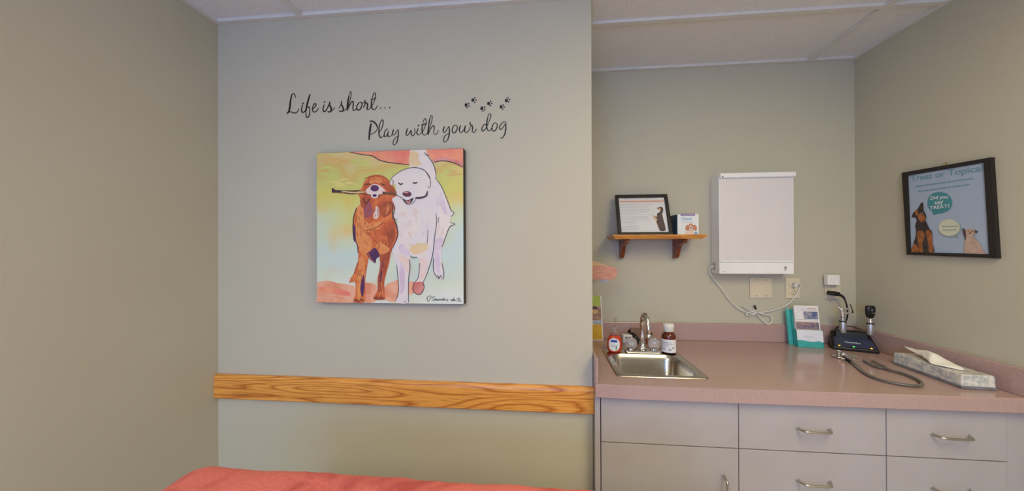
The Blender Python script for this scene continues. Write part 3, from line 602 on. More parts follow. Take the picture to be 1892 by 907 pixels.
letters('wall_lettering', 'black cursive wall lettering reading your dog, right part of lower line', (810, 165), 8.243, [
 ('your_word', [(17, [(92, 562), (75, 615), (70, 650)]), (11, [(70, 645), (90, 660), (125, 620), (158, 562)]), (17, [(160, 562), (168, 630), (160, 710), (140, 775)]), (12, [(150, 750), (120, 795), (90, 800), (80, 770), (95, 715), (130, 685), (168, 668)]),
   (14, [(268, 545), (232, 560), (210, 610), (218, 655), (250, 662), (280, 620), (288, 570), (265, 543)]), (17, [(338, 548), (320, 600), (322, 648)]), (11, [(320, 642), (345, 660), (385, 620), (415, 550)]), (17, [(414, 550), (400, 600), (402, 650)]), (11, [(400, 645), (425, 662), (460, 630), (490, 560)]),
   (17, [(485, 495), (484, 535), (515, 560), (520, 600), (514, 645)]), (11, [(512, 640), (535, 660), (560, 640), (584, 598)])]),
 ('dog_word', [(14, [(738, 540), (700, 536), (668, 580), (662, 622), (685, 634), (720, 600), (760, 520)]), (11, [(755, 530), (785, 455), (800, 395), (785, 373), (765, 385), (745, 450)]), (17, [(755, 420), (738, 500), (735, 570), (752, 625)]), (11, [(745, 618), (768, 634), (800, 610), (830, 560)]),
   (14, [(880, 510), (845, 520), (820, 572), (825, 625), (858, 632), (888, 590), (895, 535), (872, 510)]), (13, [(1038, 500), (990, 500), (945, 545), (930, 590), (950, 612), (985, 578), (1025, 515)]), (17, [(1028, 520), (1026, 600), (1012, 680), (985, 725)]), (12, [(995, 715), (972, 742), (942, 732)])])], (q.x, Ym-.0005, q.z))
PAW = [((421, 238), ((40, -21), (44, 17), (13, 39)), 'leftmost of the row'), ((524, 164), ((32, -30), (48, 4), (27, 36)), 'upper of the left pair'), ((661, 290), ((42, -19), (45, 19), (18, 40)), 'lower of the middle pair'),
       ((764, 216), ((33, -32), (49, 1), (27, 31)), 'upper of the middle pair'), ((954, 266), ((33, -27), (47, 6), (24, 36)), 'lower of the right pair, above the word dog'), ((1034, 171), ((24, -40), (49, -13), (36, 22)), 'upper right, rightmost of all')]
for (px, py), toes, lab in PAW:
    c = onY(810+px/8.243, 165+py/8.243, Ym)
    t = thing('paw_print_decal', 'small black paw print on the wall, '+lab, 'wall decal', (c.x, Ym-.0005, c.z), 'paw prints above the lettering')
    a = Art((0, Ym, 0), (0, -1, 0), (810, 165), 8.243); a.h = .0004
    a.area([(px-22, py+4), (px-16, py-20), (px, py-27), (px+14, py-22), (px+24, py-8), (px+23, py+10), (px+12, py+22), (px-2, py+28), (px-17, py+20)], INK); a.build('pad', t)
    for dx, dy in toes:
        a = Art((0, Ym, 0), (0, -1, 0), (810, 165), 8.243); a.h = .0004; a.ell(px+dx, py+dy, 13, 11, INK, .3); a.build('toe', t)

# ================================================================== SHELF, NOTICE AND CARTON
shx0, shx1, shy, shz = .352, .781, Yb-.18, 1.4755
t = thing('wall_shelf', 'small oak wall shelf with two curved dark wood brackets', 'shelf', ((shx0+shx1)/2, Yb-.09, shz))
b = MB(); b.extrude([(shx0-.012, shy-.006, shz), (shx0-.012, Yb-.001, shz), (shx1+.006, Yb-.001, shz), (shx1+.006, shy-.006, shz)], (0, 0, -.006), SHELF_OAK)
b.hexa([(shx0, shy+.004, shz-.021), (shx1-.008, shy+.004, shz-.021), (shx1-.008, Yb-.001, shz-.021), (shx0, Yb-.001, shz-.021),
        (shx0-.010, shy-.004, shz-.0065), (shx1+.004, shy-.004, shz-.0065), (shx1+.004, Yb-.001, shz-.0065), (shx0-.010, Yb-.001, shz-.0065)], SHELF_OAK)
b.build('board', t)
def bracket(x):
    pr = [(Yb-.001, shz-.0212), (Yb-.150, shz-.0212), (Yb-.153, shz-.034), (Yb-.142, shz-.042), (Yb-.120, shz-.046), (Yb-.098, shz-.050), (Yb-.080, shz-.060), (Yb-.066, shz-.078), (Yb-.055, shz-.100), (Yb-.040, shz-.117), (Yb-.020, shz-.123), (Yb-.001, shz-.123)]
    bb = MB(); bb.extrude([(x, y, z) for y, z in pr], (.018, 0, 0), CHERRY); bb.build('bracket', t)
bracket(.406); bracket(.688)
# framed notice leaning on the wall
yb_, yt_ = Yb-.128, Yb-.048
BL, BR = Vector(onY(1143, 434, yb_)), Vector(onY(1245, 432, yb_)); BL.z = BR.z = shz+.0005
TLc = onY(1137.5, 360.5, yt_); TRc = onY(1233, 357.5, yt_)
TLc = Vector(((BL.x), yt_, (TLc.z+TRc.z)/2)); TRc = Vector((BR.x-.006, yt_, TLc.z))
right = (BR-BL).normalized(); up = (TLc-BL).normalized(); nrm = right.cross(up).normalized()
if nrm.y > 0: nrm = -nrm
Wd, Hd = (BR-BL).length-.003, (TLc-BL).length
Mf = Matrix(((right.x, up.x, nrm.x, BL.x), (right.y, up.y, nrm.y, BL.y), (right.z, up.z, nrm.z, BL.z), (0, 0, 0, 1)))
t = thing('framed_notice', 'black framed notice with a dark reaching dog, leaning on the oak shelf', 'picture frame', BL)
b = MB(); fw = .0165
for a, c in (((0, 0), (Wd, fw)), ((0, Hd-fw), (Wd, Hd)), ((0, fw), (fw, Hd-fw)), ((Wd-fw, fw), (Wd, Hd-fw))): b.box((a[0], a[1], -.016), (c[0], c[1], .0), BLKF, Mf, bev=.0015)
b.build('frame', t)
MB().box((fw*.8, fw*.8, -.012), (Wd-fw*.8, Hd-fw*.8, -.009), mat('notice_paper', (222, 220, 218), .5), Mf).build('notice_sheet', t)
MB().box((Wd/2-.03, .002, -.020), (Wd/2+.03, Hd*.7, -.0165), BLKF, Mf).build('easel_back', t)
A = Art(Mf @ Vector((0, 0, -.0088)), nrm, (1130, 350), 10.076); A.h = .0002
salmon = mat('print_salmon', (222, 176, 156), .6); pgrey = mat('print_grey', (160, 168, 164), .6); pdk = mat('print_dark_fur', (98, 80, 80), .6, c2=(84, 66, 62), scale=60); ptan = mat('print_tan', (214, 170, 120), .6)
A.area([(140, 212), (560, 205), (968, 200), (972, 232), (560, 240), (144, 244)], salmon, False)
random.seed(11)
def squiggle(A, x0, x1, y0, y1, w, h, m, step=15):
    x = x0
    while x < x1-step:
        n = min(x1, x+random.uniform(2, 5)*step); k = max(3, int((n-x)/step*2)); pts = []
        for i in range(k+1):
            f = x+(n-x)*i/k; pts.append((f, y0+(y1-y0)*(f-x0)/max(1, x1-x0)+(h if i % 2 else -h)))
        A.line(pts, w, m, taper=False, smooth=False); x = n+step*.9
squiggle(A, 236, 850, 172, 160, 9, 11, pgrey, 20)
squiggle(A, 160, 950, 232, 218, 5, 3, mat('print_rust', (196, 128, 110), .6), 13)
A.build('printed_heading', t)
A = Art(Mf @ Vector((0, 0, -.0088)), nrm, (1130, 350), 10.076); A.h = .0003
for y, x1 in ((290, 735), (332, 690), (383, 705), (420, 660), (462, 470), (520, 680), (560, 660), (612, 460), (700, 520), (742, 545)): squiggle(A, 165+(y-290)*.03, x1, y, y-12, 6, 4, pgrey, 13)
A.build('printed_text', t)
A = Art(Mf @ Vector((0, 0, -.0088)), nrm, (1130, 350), 10.076); A.h = .0004
A.area([(838, 332), (870, 338), (905, 322), (940, 330), (960, 365), (955, 420), (945, 440), (950, 500), (975, 600), (1000, 690), (1002, 765), (930, 778), (890, 755), (868, 700), (840, 640), (832, 590), (848, 560), (830, 530), (790, 492), (840, 508), (845, 450), (880, 430), (905, 410), (880, 372), (842, 362), (856, 350)], pdk)
A.area([(870, 352), (900, 345), (915, 370), (905, 400), (890, 375)], ptan); A.area([(765, 470), (800, 505), (845, 560), (838, 590), (800, 550), (775, 505)], ptan); A.area([(835, 600), (850, 640), (870, 690), (880, 740), (862, 700), (842, 650)], ptan)
A.build('printed_dog', t)
# dog chew carton
c0 = onY(1252, 434, Yb-.125); c1 = onY(1291, 434, Yb-.125)
t = thing('treat_carton', 'white and teal carton with a puppy picture standing on the oak shelf', 'box', ((c0.x+c1.x)/2, Yb-.09, shz))
topz = onY(1270, 395.5, Yb-.125).z
TEAL = mat('carton_teal', (30, 84, 108), .4, c2=(26, 64, 84), scale=20)
b = MB(); b.box((c0.x, Yb-.125, shz+.0005), (c1.x, Yb-.028, topz), mat('carton_white', (228, 232, 230), .45), bev=.001); b.build('carton', t)
b = MB(); b.box((c0.x-.0012, Yb-.122, shz+.0008), (c0.x-.0002, Yb-.03, topz-.001), TEAL); b.build('teal_side_panel', t)
A = Art((0, Yb-.1256, 0), (0, -1, 0), (1235, 390), 18.14); A.h = .0003
pur = mat('print_purple', (120, 74, 140), .6); fur = mat('print_puppy_fur', (210, 150, 108), .6, c2=(190, 120, 86), scale=90); fur2 = mat('print_puppy_light', (226, 204, 190), .6)
A.area([(405, 98), (890, 92), (880, 158), (425, 162)], pur, False); A.area([(440, 118), (860, 112), (856, 140), (446, 144)], mat('print_lavender', (190, 180, 216), .6), False)
lb = mat('print_light_blue', (110, 176, 214), .6)
q0, q1, q2 = A.pt(435, 300), A.pt(790, 292), A.pt(435, 205)
text_on(A.mb, 'Oravet', q0+Vector((0, -.0003, 0)), (q1-q0).normalized(), (0, 0, 1), (q2-q0).length, lb, width=(q1-q0).length)
for y in (332, 372): A.line([(455, y), (650, y), (850, y-4)], 6, pgrey, taper=False)
A.ell(750, 560, 100, 150, fur); A.ell(630, 560, 60, 100, fur, .3); A.ell(890, 560, 60, 105, fur, -.3); A.area([(590, 700), (700, 660), (820, 660), (880, 800), (580, 800)], fur2)
A.area([(710, 500), (750, 480), (790, 500), (810, 640), (750, 690), (690, 640)], fur2)
for x, y, r in ((752, 560, 24), (705, 490, 12), (815, 490, 12)): A.ell(x, y, r, r, p_line)
A.ell(752, 640, 26, 12, p_line); A.area([(880, 700), (960, 695), (960, 755), (885, 765)], lb)
A.build('printed_front', t)

# ================================================================== X-RAY VIEWER
vx0, vx1, vy, vz0, vz1 = .888, 1.2425, Yb-.085, 1.2765, 1.789
t = thing('xray_viewer', 'white wall-mounted x-ray light box above the wall outlets, switched off', 'light box', ((vx0+vx1)/2, Yb, vz0))
VW = mat('viewer_white', (240, 238, 236), .35); PAN = mat('viewer_diffuser', (226, 220, 220), .18, c2=(228, 222, 222), coat=.4)
b = MB(); b.box((vx0, vy+.002, vz0), (vx1, Yb-.001, vz1-.004), VW, bev=.002)
b.box((vx0, vy-.001, vz0), (vx1, vy+.003, vz0+.056), VW, bev=.001); b.box((vx0, vy-.001, vz0+.056), (vx0+.003, vy+.003, vz1-.03), VW); b.box((vx1-.003, vy-.001, vz0+.056), (vx1, vy+.003, vz1-.03), VW)
b.build('housing', t)
MB().box((vx0+.003, vy-.0006, vz0+.0575), (vx1-.003, vy+.003, vz1-.03), PAN).build('diffuser_panel', t)
b = MB(); b.extrude([(vx0+.002, y, z) for y, z in ((vy+.004, vz1), (vy-.012, vz1-.002), (vy-.014, vz1-.022), (vy-.011, vz1-.026), (vy+.004, vz1-.024))], (vx1-vx0+.002, 0, 0), VW)
b.lathe([(.003, 0), (.003, .002)], BLK, Matrix.Translation((vx0+.012, vy-.013, vz1-.02)) @ Matrix.Rotation(math.pi/2, 4, 'X'), 12); b.build('film_clip_rail', t)
b = MB(); b.box((vx0+.008, vy-.004, vz0+.058), (vx1-.008, vy+.002, vz0+.068), WHT, bev=.0015); b.build('film_ledge', t)
b = MB(); b.box((vx1-.046, vy-.002, vz0+.016), (vx1-.034, vy+.001, vz0+.038), mat('rocker_grey', (196, 196, 192), .4), bev=.001)
b.box((vx1-.045, vy-.004, vz0+.027), (vx1-.035, vy-.001, vz0+.037), mat('rocker_dark', (150, 148, 145), .4), bev=.001); b.build('rocker_switch', t)
b = MB(); b.box((vx0+.012, vy-.0013, vz0+.009), (vx0+.027, vy-.0009, vz0+.012), mat('print_pale_teal', (170, 205, 200), .5)); b.build('maker_mark', t)
b = MB(); b.box((vx0-.004, vy+.03, vz0+.016), (vx0, vy+.062, vz0+.054), mat('inlet_grey', (190, 184, 172), .4), bev=.001); b.build('cord_inlet', t)
# its power cord, bundled with a tie
CORD = mat('white_cord', (226, 224, 218), .45)
def cp(x, y, yy=None): v = onY(1300+x/6.48, 470+y/6.48, yy or Yb-.012); return v
b = MB()
b.tube([(vx0-.004, vy+.046, vz0+.035), cp(92, 148, vy+.046), cp(74, 175, Yb-.03), cp(76, 215, Yb-.02), cp(110, 280), cp(160, 340), cp(225, 420), cp(300, 530), cp(380, 615), cp(470, 675), cp(560, 705), cp(635, 712)], .0027, CORD, 8)
for l in ([(635, 712), (540, 728), (510, 718), (560, 690), (640, 700)], [(640, 700), (560, 670), (480, 625), (478, 612), (510, 622), (600, 668), (640, 690)], [(635, 690), (720, 715), (800, 735), (822, 775), (800, 825), (770, 832), (720, 800), (665, 740), (640, 705)], [(640, 698), (760, 685), (880, 655), (1000, 600), (1080, 525), (1140, 430), (1155, 385)]):
    b.tube([cp(x, y, Yb-.010-.004*(i % 2)) for i, (x, y) in enumerate(l)], .0027, CORD, 8)
b.tube([cp(1155, 385), cp(1150, 365, Yb-.02), cp(1128, 353, Yb-.032), cp(1105, 362, Yb-.036)], .0027, CORD, 8)
cd = tag(b.build('power_cord'), 'thin white power cord hanging in a loop from the x-ray viewer to outlet', 'cord')
b = MB(); b.box((-.007, -.010, -.012), (.007, .010, .012), CORD, Matrix.Translation(cp(1100, 365, Yb-.022)) @ Matrix.Rotation(.3, 4, 'Y'), bev=.004); b.build('plug', cd)
b = MB(); c = cp(640, 700); b.lathe([(.0085, -.004), (.009, 0), (.0085, .004)], mat('tie_grey', (190, 190, 188), .5), Matrix.Translation((c.x, Yb-.0105, c.z)) @ Matrix.Rotation(math.pi/2, 4, 'Y'), 14); c = cp(618, 635); b.box((-.003, -.003, -.010), (.004, .003, .012), BLK, Matrix.Translation((c.x, Yb-.012, c.z)) @ Matrix.Rotation(-.35, 4, 'Y'), bev=.001); b.build('cord_tie', cd)

# ================================================================== WALL PLATES
def plate(name, label, cat, x0, x1, z0, z1):
    t = thing(name, label, cat, ((x0+x1)/2, Yb, (z0+z1)/2)); MB().box((x0, Yb-.006, z0), (x1, Yb-.0008, z1), ALM, bev=.0025).build('cover_plate', t); return t
t = plate('blank_wall_plate', 'almond double blank wall plate under the x-ray viewer', 'wall plate', 1.079, 1.190, 1.143, 1.250)
for x in (1.104, 1.150):
    for z in (1.155, 1.238): b = MB(); b.lathe([(.003, 0), (.003, .0012)], NICK, Matrix.Translation((x+.01, Yb-.006, z)) @ Matrix.Rotation(math.pi/2, 4, 'X'), 10); b.build('screw', t)
def duplex(t, xc, zc):
    SL = mat('slot_dark', (84, 66, 50), .6)
    for dz in (.0195, -.0195):
        b = MB(); b.lathe([(.0165, 0), (.0165, .002), (.0155, .003)], ALM, Matrix.Translation((xc, Yb-.006, zc+dz)) @ Matrix.Rotation(math.pi/2, 4, 'X'), 20)
        for dx in (-.006, .006): b.box((xc+dx-.001, Yb-.0095, zc+dz-.001), (xc+dx+.001, Yb-.0088, zc+dz+.008), SL)
        b.box((xc-.002, Yb-.0095, zc+dz-.010), (xc+.002, Yb-.0088, zc+dz-.006), SL); b.build('receptacle', t)
t = plate('wall_outlet', 'almond duplex wall outlet with the white cord plugged in', 'outlet', 1.256, 1.3265, 1.143, 1.250); duplex(t, 1.291, 1.1965)
t = plate('wall_outlet', 'almond wall outlet half hidden by a white adapter and black plug', 'outlet', 1.446, 1.522, 1.143, 1.262); duplex(t, 1.488, 1.199)
a0, a1 = onY(1530, 527, Yb-.04), onY(1553, 508, Yb-.04)
b = MB(); b.box((a0.x, Yb-.040, a0.z), (a1.x, Yb-.010, a1.z), mat('adapter_white', (236, 234, 230), .4), bev=.005, seg=3)
tag(b.build('wall_adapter'), 'small white square plug-in adapter in the outlet near the corner', 'adapter')
c = onY(1540, 542, Yb-.035)
b = MB(); b.box((-.018, -.024, -.011), (.016, .022, .011), BLK, Matrix.Translation(c) @ Matrix.Rotation(.12, 4, 'Y'), bev=.006, seg=3)
b.tube([onY(1546, 543, Yb-.04), onY(1556, 547, Yb-.045), onY(1561, 553, Yb-.05)], lambda f: .008-.004*f, BLK)
pl = b; pl.tube([onY(1559, 550, Yb-.048), onY(1564, 562, Yb-.05), onY(1566, 580, Yb-.045), onY(1562, 595, Yb-.04), onY(1549, 603, Yb-.036), onY(1541, 613, Yb-.036), onY(1537, 623, Yb-.05), onZ(1531, 634, ZT+.006), onZ(1533, 640, ZT+.004), onZ(1536, 641, ZT+.004)], .0032, BLK)
tag(pl.build('charger_plug'), 'black plug and cord running down behind the instrument charger', 'plug')

# ================================================================== PAPER TOWEL HOLDER (edge of it showing past the front wall)
WD = mat('pinkish_wood', (204, 150, 126), .6, c2=(178, 118, 98), scale=9, stretch=(3, 1, 40)); WD2 = mat('tan_wood', (206, 176, 132), .6, c2=(190, 158, 116), scale=9, stretch=(3, 1, 30))
t = thing('paper_towel_holder', 'wooden paper towel holder with striped rounded end, peeking past the wall corner', 'towel holder', (Xe, 1.66, 1.30))
def stad(y, x1, zc, h, top=0):
    pts = [(Xe+.0005, y, zc-h), (x1-h*.9, y, zc-h)]
    for i in range(1, 12):
        a = -math.pi/2+math.pi*i/12; pts.append((x1-h*.9+h*.9*math.cos(a), y, zc+h*math.sin(a)))
    pts += [(x1-h*.9, y, zc+h), (Xe+.0005, y, zc+h)]; return pts
yf_ = 1.55
z_c = onY(1118, 504, yf_).z; xe_ = onY(1140.5, 504, yf_).x; h_ = (onY(1118, 492, yf_).z-onY(1118, 517, yf_).z)/2
MB().extrude(stad(yf_, xe_, z_c, h_), (0, .02, 0), WD).build('end_plate', t)
zt2 = onY(1100, 482, yf_+.012).z
b = MB(); b.extrude([(Xe+.0005, yf_+.021, z_c), (Xe+.0005, yf_+.021, zt2-.004), (Xe+.03, yf_+.021, zt2), (Xe+.045, yf_+.021, zt2-.003), (Xe+.07, yf_+.021, z_c+h_+.012), (xe_-.03, yf_+.021, z_c+h_-.002), (xe_-.035, yf_+.021, z_c)], (0, .012, 0), WD2); b.build('shaped_plate', t)
MB().extrude(stad(yf_+.30, xe_, z_c, h_), (0, .02, 0), WD).build('end_plate', t)
rc = onY(1118, 504, yf_+.04)
b = MB(); rr = rc.z-onY(1120, 522.5, yf_+.04).z-.014; rc.z -= .014; b.lathe([(rr, 0), (rr, .25)], WPAP, Matrix.Translation((rc.x-.002, yf_+.295, rc.z)) @ Matrix.Rotation(math.pi/2, 4, 'X'), 32)
tag(b.build('paper_towel_roll'), 'white paper towel roll showing under the wooden holder', 'paper roll')

# ================================================================== LEAFLET IN THE CORNER
t = thing('folded_leaflet', 'lime and yellow leaflet with a photo, standing in the left corner of counter', 'leaflet', (.25, 1.87, ZT))
yl0, yl1 = 1.868, 1.892
pB = onZ(1115, 629, ZT+.001); pT = onY(1110.5, 546, yl1); x0 = Xe+.022
P0 = Vector((x0, pB.y, ZT+.001)); P1 = Vector((pB.x, pB.y, ZT+.001)); P2 = Vector((pT.x, pB.y+.022, pT.z)); P3 = Vector((x0, pB.y+.022, pT.z))
def lerp4(u, v, e=0):
    a = P0.lerp(P1, u); c = P3.lerp(P2, u); n = (P1-P0).cross(P3-P0).normalized()
    if n.y > 0: n = -n
    return a.lerp(c, v)+n*e
b = MB(); q = [lerp4(0, 0), lerp4(1, 0), lerp4(1, 1), lerp4(0, 1)]; b.extrude(q, (0, .003, 0), WPAP); b.build('card', t)
b = MB()
def band(u0, u1, v0, v1, m, e): b._add([lerp4(u0, v0, e), lerp4(u1, v0, e), lerp4(u1, v1, e), lerp4(u0, v1, e)], [(0, 1, 2, 3)], m)
band(0, .95, .76, .995, mat('print_lime', (166, 184, 74), .5, c2=(186, 200, 90), scale=40), .0005); band(0, .95, .42, .755, mat('print_photo_brown', (150, 116, 96), .5, c2=(190, 150, 120), scale=46, detail=4), .0005)
band(0, .95, .36, .45, mat('print_photo_grey', (190, 194, 200), .5, c2=(150, 160, 176), scale=60), .0008); band(0, .95, .015, .355, mat('print_yellow', (220, 176, 40), .5, c2=(206, 160, 30), scale=30), .0005)
for (u, v, r_, m) in ((.25, .62, .17, ptan), (.62, .66, .17, ptan)):
    b._add([lerp4(u+r_*math.cos(a), v+r_*.45*math.sin(a), .001) for a in [i*math.pi/7 for i in range(14)]], [tuple(range(14))], m)
    b._add([lerp4(u+r_*math.cos(a), v+.03+r_*.45*math.sin(a), .0014) for a in [i*math.pi/7 for i in range(8)]], [tuple(range(8))], pdk)
b.build('printed_face', t, fix=False)

# ================================================================== BROCHURES IN TEAL HOLDER
TE = mat('teal_plastic', (70, 178, 172), .35, c2=(62, 168, 164), scale=30)
B0 = onZ(1475, 641, ZT+.0005); B1 = onZ(1523, 643.5, ZT+.0005); rt = (B1-B0).normalized(); bk = Vector((-rt.y, rt.x, 0)); H = .200; lean = .032
def BP(u, d, h): return B0+rt*u+bk*(d+lean*h/H)+Vector((0, 0, h))
Wb = (B1-B0).length
t = thing('brochure_holder', 'teal brochure holder with white front pocket on the counter near the corner', 'brochure holder', B0)
def slab(b, u0, u1, d0, d1, h0, h1, m): b.hexa([BP(u0, d0, h0), BP(u1, d0, h0), BP(u1, d1, h0), BP(u0, d1, h0), BP(u0, d0, h1), BP(u1, d0, h1), BP(u1, d1, h1), BP(u0, d1, h1)], m)
b = MB(); slab(b, -.003, Wb+.001, .026, .031, 0, H*.9, TE); slab(b, -.003, 0, .0, .026, 0, H*.42, TE); slab(b, Wb-.001, Wb+.001, 0, .026, 0, H*.42, TE); slab(b, -.003, Wb+.001, 0, .003, 0, H*.415, TE); slab(b, -.003, Wb, .003, .026, 0, .002, TE); b.build('tray', t)
b = MB(); slab(b, -.001, Wb, -.0008, 0, .028, H*.413, mat('pocket_white', (226, 228, 236), .4)); b.build('pocket_label', t)
b = MB(); pts = [BP(-.001, -.0012, .027), BP(.03, -.0012, .029), BP(.06, -.0012, .022), BP(.085, -.0012, .018), BP(.1, -.0012, .022), BP(Wb, -.0012, .018), BP(Wb, -.0012, .032), BP(-.001, -.0012, .032)]
tq = mat('print_script_blue', (150, 176, 196), .5); b.tube([BP(.03, -.0012, .05), BP(.04, -.0012, .056), (BP(.045, -.0012, .048)), BP(.055, -.0012, .054), BP(.07, -.0012, .05)], .0006, tq, 6)
b.poly([BP(-.001, -.0011, .0282), BP(-.001, -.0011, .034), BP(.02, -.0011, .0335), BP(.045, -.0011, .0300), BP(.06, -.0011, .0282)], TE); b.poly([BP(.07, -.0011, .0282), BP(.082, -.0011, .0315), BP(.094, -.0011, .0335), BP(.1, -.0011, .0282)], TE); b.build('pocket_print', t, fix=False)
B0s = B0.copy(); B0 = B0 - rt*.021 + bk*.022
b = MB(); slab(b, 0, Wb*.92, .014, .019, 0.0, H*.86, TE); slab(b, 0, Wb*.92, .0195, .0245, 0.0, H*.88, mat('teal_card_pale', (96, 186, 190), .4)); b.build('teal_leaflet_stack')
so = bpy.data.objects['teal_leaflet_stack']; tag(so, 'stack of teal leaflets standing behind and left of the brochure holder', 'leaflets'); B0 = B0s
t = thing('brochure', 'white brochure with photographs standing in the teal holder', 'brochure', BP(.0, .01, .003))
b = MB(); slab(b, .0015, Wb-.003, .008, .020, .0025, H*1.0, WPAP); b.build('folded_sheets', t)
b = MB()
def pb(u0, u1, h0, h1, m, e=.0075): b._add([BP(u0, e, h0), BP(u1, e, h0), BP(u1, e, h1), BP(u0, e, h1)], [(0, 1, 2, 3)], m)
pb(.003, .102, .084, .120, mat('photo_warm', (170, 140, 132), .5, c2=(110, 104, 130), scale=55, detail=5)); pb(.040, .102, .135, .172, mat('photo_blue', (92, 104, 150), .5, c2=(170, 166, 170), scale=60, detail=5))
pb(.03, .10, .178, .180, pgrey); pb(.004, .100, .1305, .132, pgrey); pb(.06, .095, .185, .188, mat('print_red', (190, 110, 100), .5)); pb(.010, .10, .122, .1235, salmon)
b.build('printed_photos', t, fix=False)

# ================================================================== INSTRUMENT CHARGER
F0 = onZ(1538.5, 645.5, ZT); F1 = onZ(1629, 655, ZT); F1 = F0+(F1-F0)*.98; e1 = (F1-F0); Wc = e1.length; e1.normalize(); e2 = Vector((-e1.y, e1.x, 0))
def CP(u, d, h): return F0+e1*u+e2*d+Vector((0, 0, h))
Mc = Matrix(((e1.x, e2.x, 0, F0.x), (e1.y, e2.y, 0, F0.y), (0, 0, 1, ZT), (0, 0, 0, 1)))
CHG = t = thing('instrument_charger', 'black desk charger base with orange and green lights holding two instruments', 'charger', F0)
b = MB(); b.hexa([CP(0, 0, .001), CP(Wc, 0, .001), CP(Wc-.006, .082, .001), CP(.006, .082, .001), CP(.002, .0, .014), CP(Wc-.002, .0, .014), CP(Wc-.012, .082, .078), CP(.012, .082, .078)], BLK, bev=.005)
b.hexa([CP(.022, .046, .04), CP(Wc-.022, .046, .04), CP(Wc-.022, .078, .04), CP(.022, .078, .04), CP(.026, .052, .080), CP(Wc-.026, .052, .080), CP(Wc-.028, .076, .088), CP(.028, .076, .088)], BLK, bev=.004)
b.build('base', t)
FACE = mat('charger_face', (52, 58, 82), .2, c2=(46, 52, 80), scale=20, coat=.4)
nf = (CP(0, .082, .078)-CP(0, 0, .014)).normalized(); nn = e1.cross(nf).normalized()
def FP(u, s, e=.0006): return CP(u, 0, .014)+nf*s+nn*e
b = MB(); b.extrude([FP(.010, .006), FP(Wc-.010, .006), FP(Wc-.016, .062), FP(.016, .062)], nn*.0008, FACE); b.build('face_panel', t)
b = MB(); text_on(b, 'WelchAllyn', FP(.050, .030, .0018), e1, nf, .0085, mat('print_silver', (206, 210, 216), .4), width=.056, bold=.015); b.build('lettering', t, fix=False)
for u, c, nm in ((.026, (255, 170, 40), 'orange_light'), (.078, (90, 220, 70), 'green_light'), (Wc-.028, (255, 176, 50), 'orange_light')):
    b = MB(); b.lathe([(.0030, 0), (.0028, .0008), (.0015, .0012)], mat('lamp_'+nm, c, .3, emit=2.0), Matrix.Translation(FP(u, .010, .0014)) @ nn.to_track_quat('Z', 'Y').to_matrix().to_4x4() @ Matrix.Scale(1.4, 4, (1, 0, 0)), 14); b.build(nm, t)
SIL = mat('handle_silver', (186, 184, 184), .35, .75)
h1 = CP(.026, .048, 0); h2 = CP(Wc-.030, .044, 0)
x1_ = onY(1557, 600, h1.y); x2_ = onY(1608, 605, h2.y); h1.x = x1_.x; h2.x = x2_.x
def handle(base, z0, z1, name, label):
    t = thing(name, label, 'medical instrument', (base.x, base.y, z0))
    M = Matrix.Translation((base.x, base.y, 0))
    b = MB(); b.lathe([(.0125, z0), (.0142, z0+.004), (.0148, z0+.02), (.0146, z1-.004), (.0130, z1)], SIL, M, 28); b.lathe([(.0149, z1-.009), (.0152, z1-.006), (.0152, z1-.004), (.0148, z1-.003)], BLK, M, 28); b.build('grip', t)
    return t, M
zb1, zt1 = onY(1557, 615, h1.y).z, onY(1557, 591, h1.y).z
t, M = handle(h1, zb1, zt1, 'otoscope', 'silver otoscope with open bright metal head, left instrument in the charger')
b = MB(); b.lathe([(.010, zt1), (.008, zt1+.006), (.007, zt1+.014), (.010, zt1+.018), (.010, zt1+.022)], CHR, M, 20); b.build('neck', t)
def hp(x, y, dy=0): return onY(1500+x/5.336, 500+y/5.336, h1.y+dy)
WCH = mat('bright_metal', (232, 232, 232), .15, .8)
b = MB(); b.tube([hp(300, 440), hp(296, 400), hp(285, 380)], .0095, WCH, 12); b.tube([hp(300, 418), hp(345, 420), hp(400, 412)], .0055, WCH, 10); b.tube([hp(285, 378), hp(330, 374), hp(355, 380)], .0055, WCH, 10); b.tube([hp(285, 382), hp(262, 358)], .0035, CHR, 10, spline=False); b.build('head_frame', t)
b = MB(); b.hexa([hp(372, 330, -.006), hp(382, 330, -.006), hp(382, 330, .008), hp(372, 330, .008), hp(402, 412, -.008), hp(418, 418, -.008), hp(418, 418, .010), hp(402, 412, .010)][:8], mat('smoked_lens', (60, 56, 54), .1), bev=.0008); b.build('lens', t)
zb2, zt2_ = onY(1608, 619, h2.y).z, onY(1608, 595, h2.y).z
t, M = handle(h2, zb2, zt2_, 'ophthalmoscope', 'silver handled ophthalmoscope with black oval head, right instrument in the charger')
b = MB(); b.lathe([(.011, zt2_), (.009, zt2_+.003), (.0075, zt2_+.010), (.009, zt2_+.016)], CHR, M, 20); b.build('neck', t)
hc = onY(1609, 576, h2.y); hh = (onY(1608, 565, h2.y).z-onY(1608, 588, h2.y).z)/2
b = MB(); b.lathe([(.008, -hh), (.015, -hh*.85), (.0195, -hh*.35), (.021, hh*.3), (.0205, hh*.8), (.016, hh*.97), (.004, hh)], BLK, Matrix.Translation((h2.x, h2.y, hc.z)), 28, sy=.62)
b.build('head', t)
b = MB(); b.box((-.009, -.0165, -.0015), (.010, -.0135, .0015), CHR, Matrix.Translation((h2.x+.002, h2.y, hc.z-.003)) @ Matrix.Rotation(-.15, 4, 'Y')); b.lathe([(.0035, .0), (.0035, .002)], GRY, Matrix.Translation((h2.x-.004, h2.y-.0135, hc.z+.010)) @ Matrix.Rotation(math.pi/2, 4, 'X'), 12); b.build('aperture', t)
c0_, c1_ = CP(.062, .079, .084), CP(.125, .079, .08)
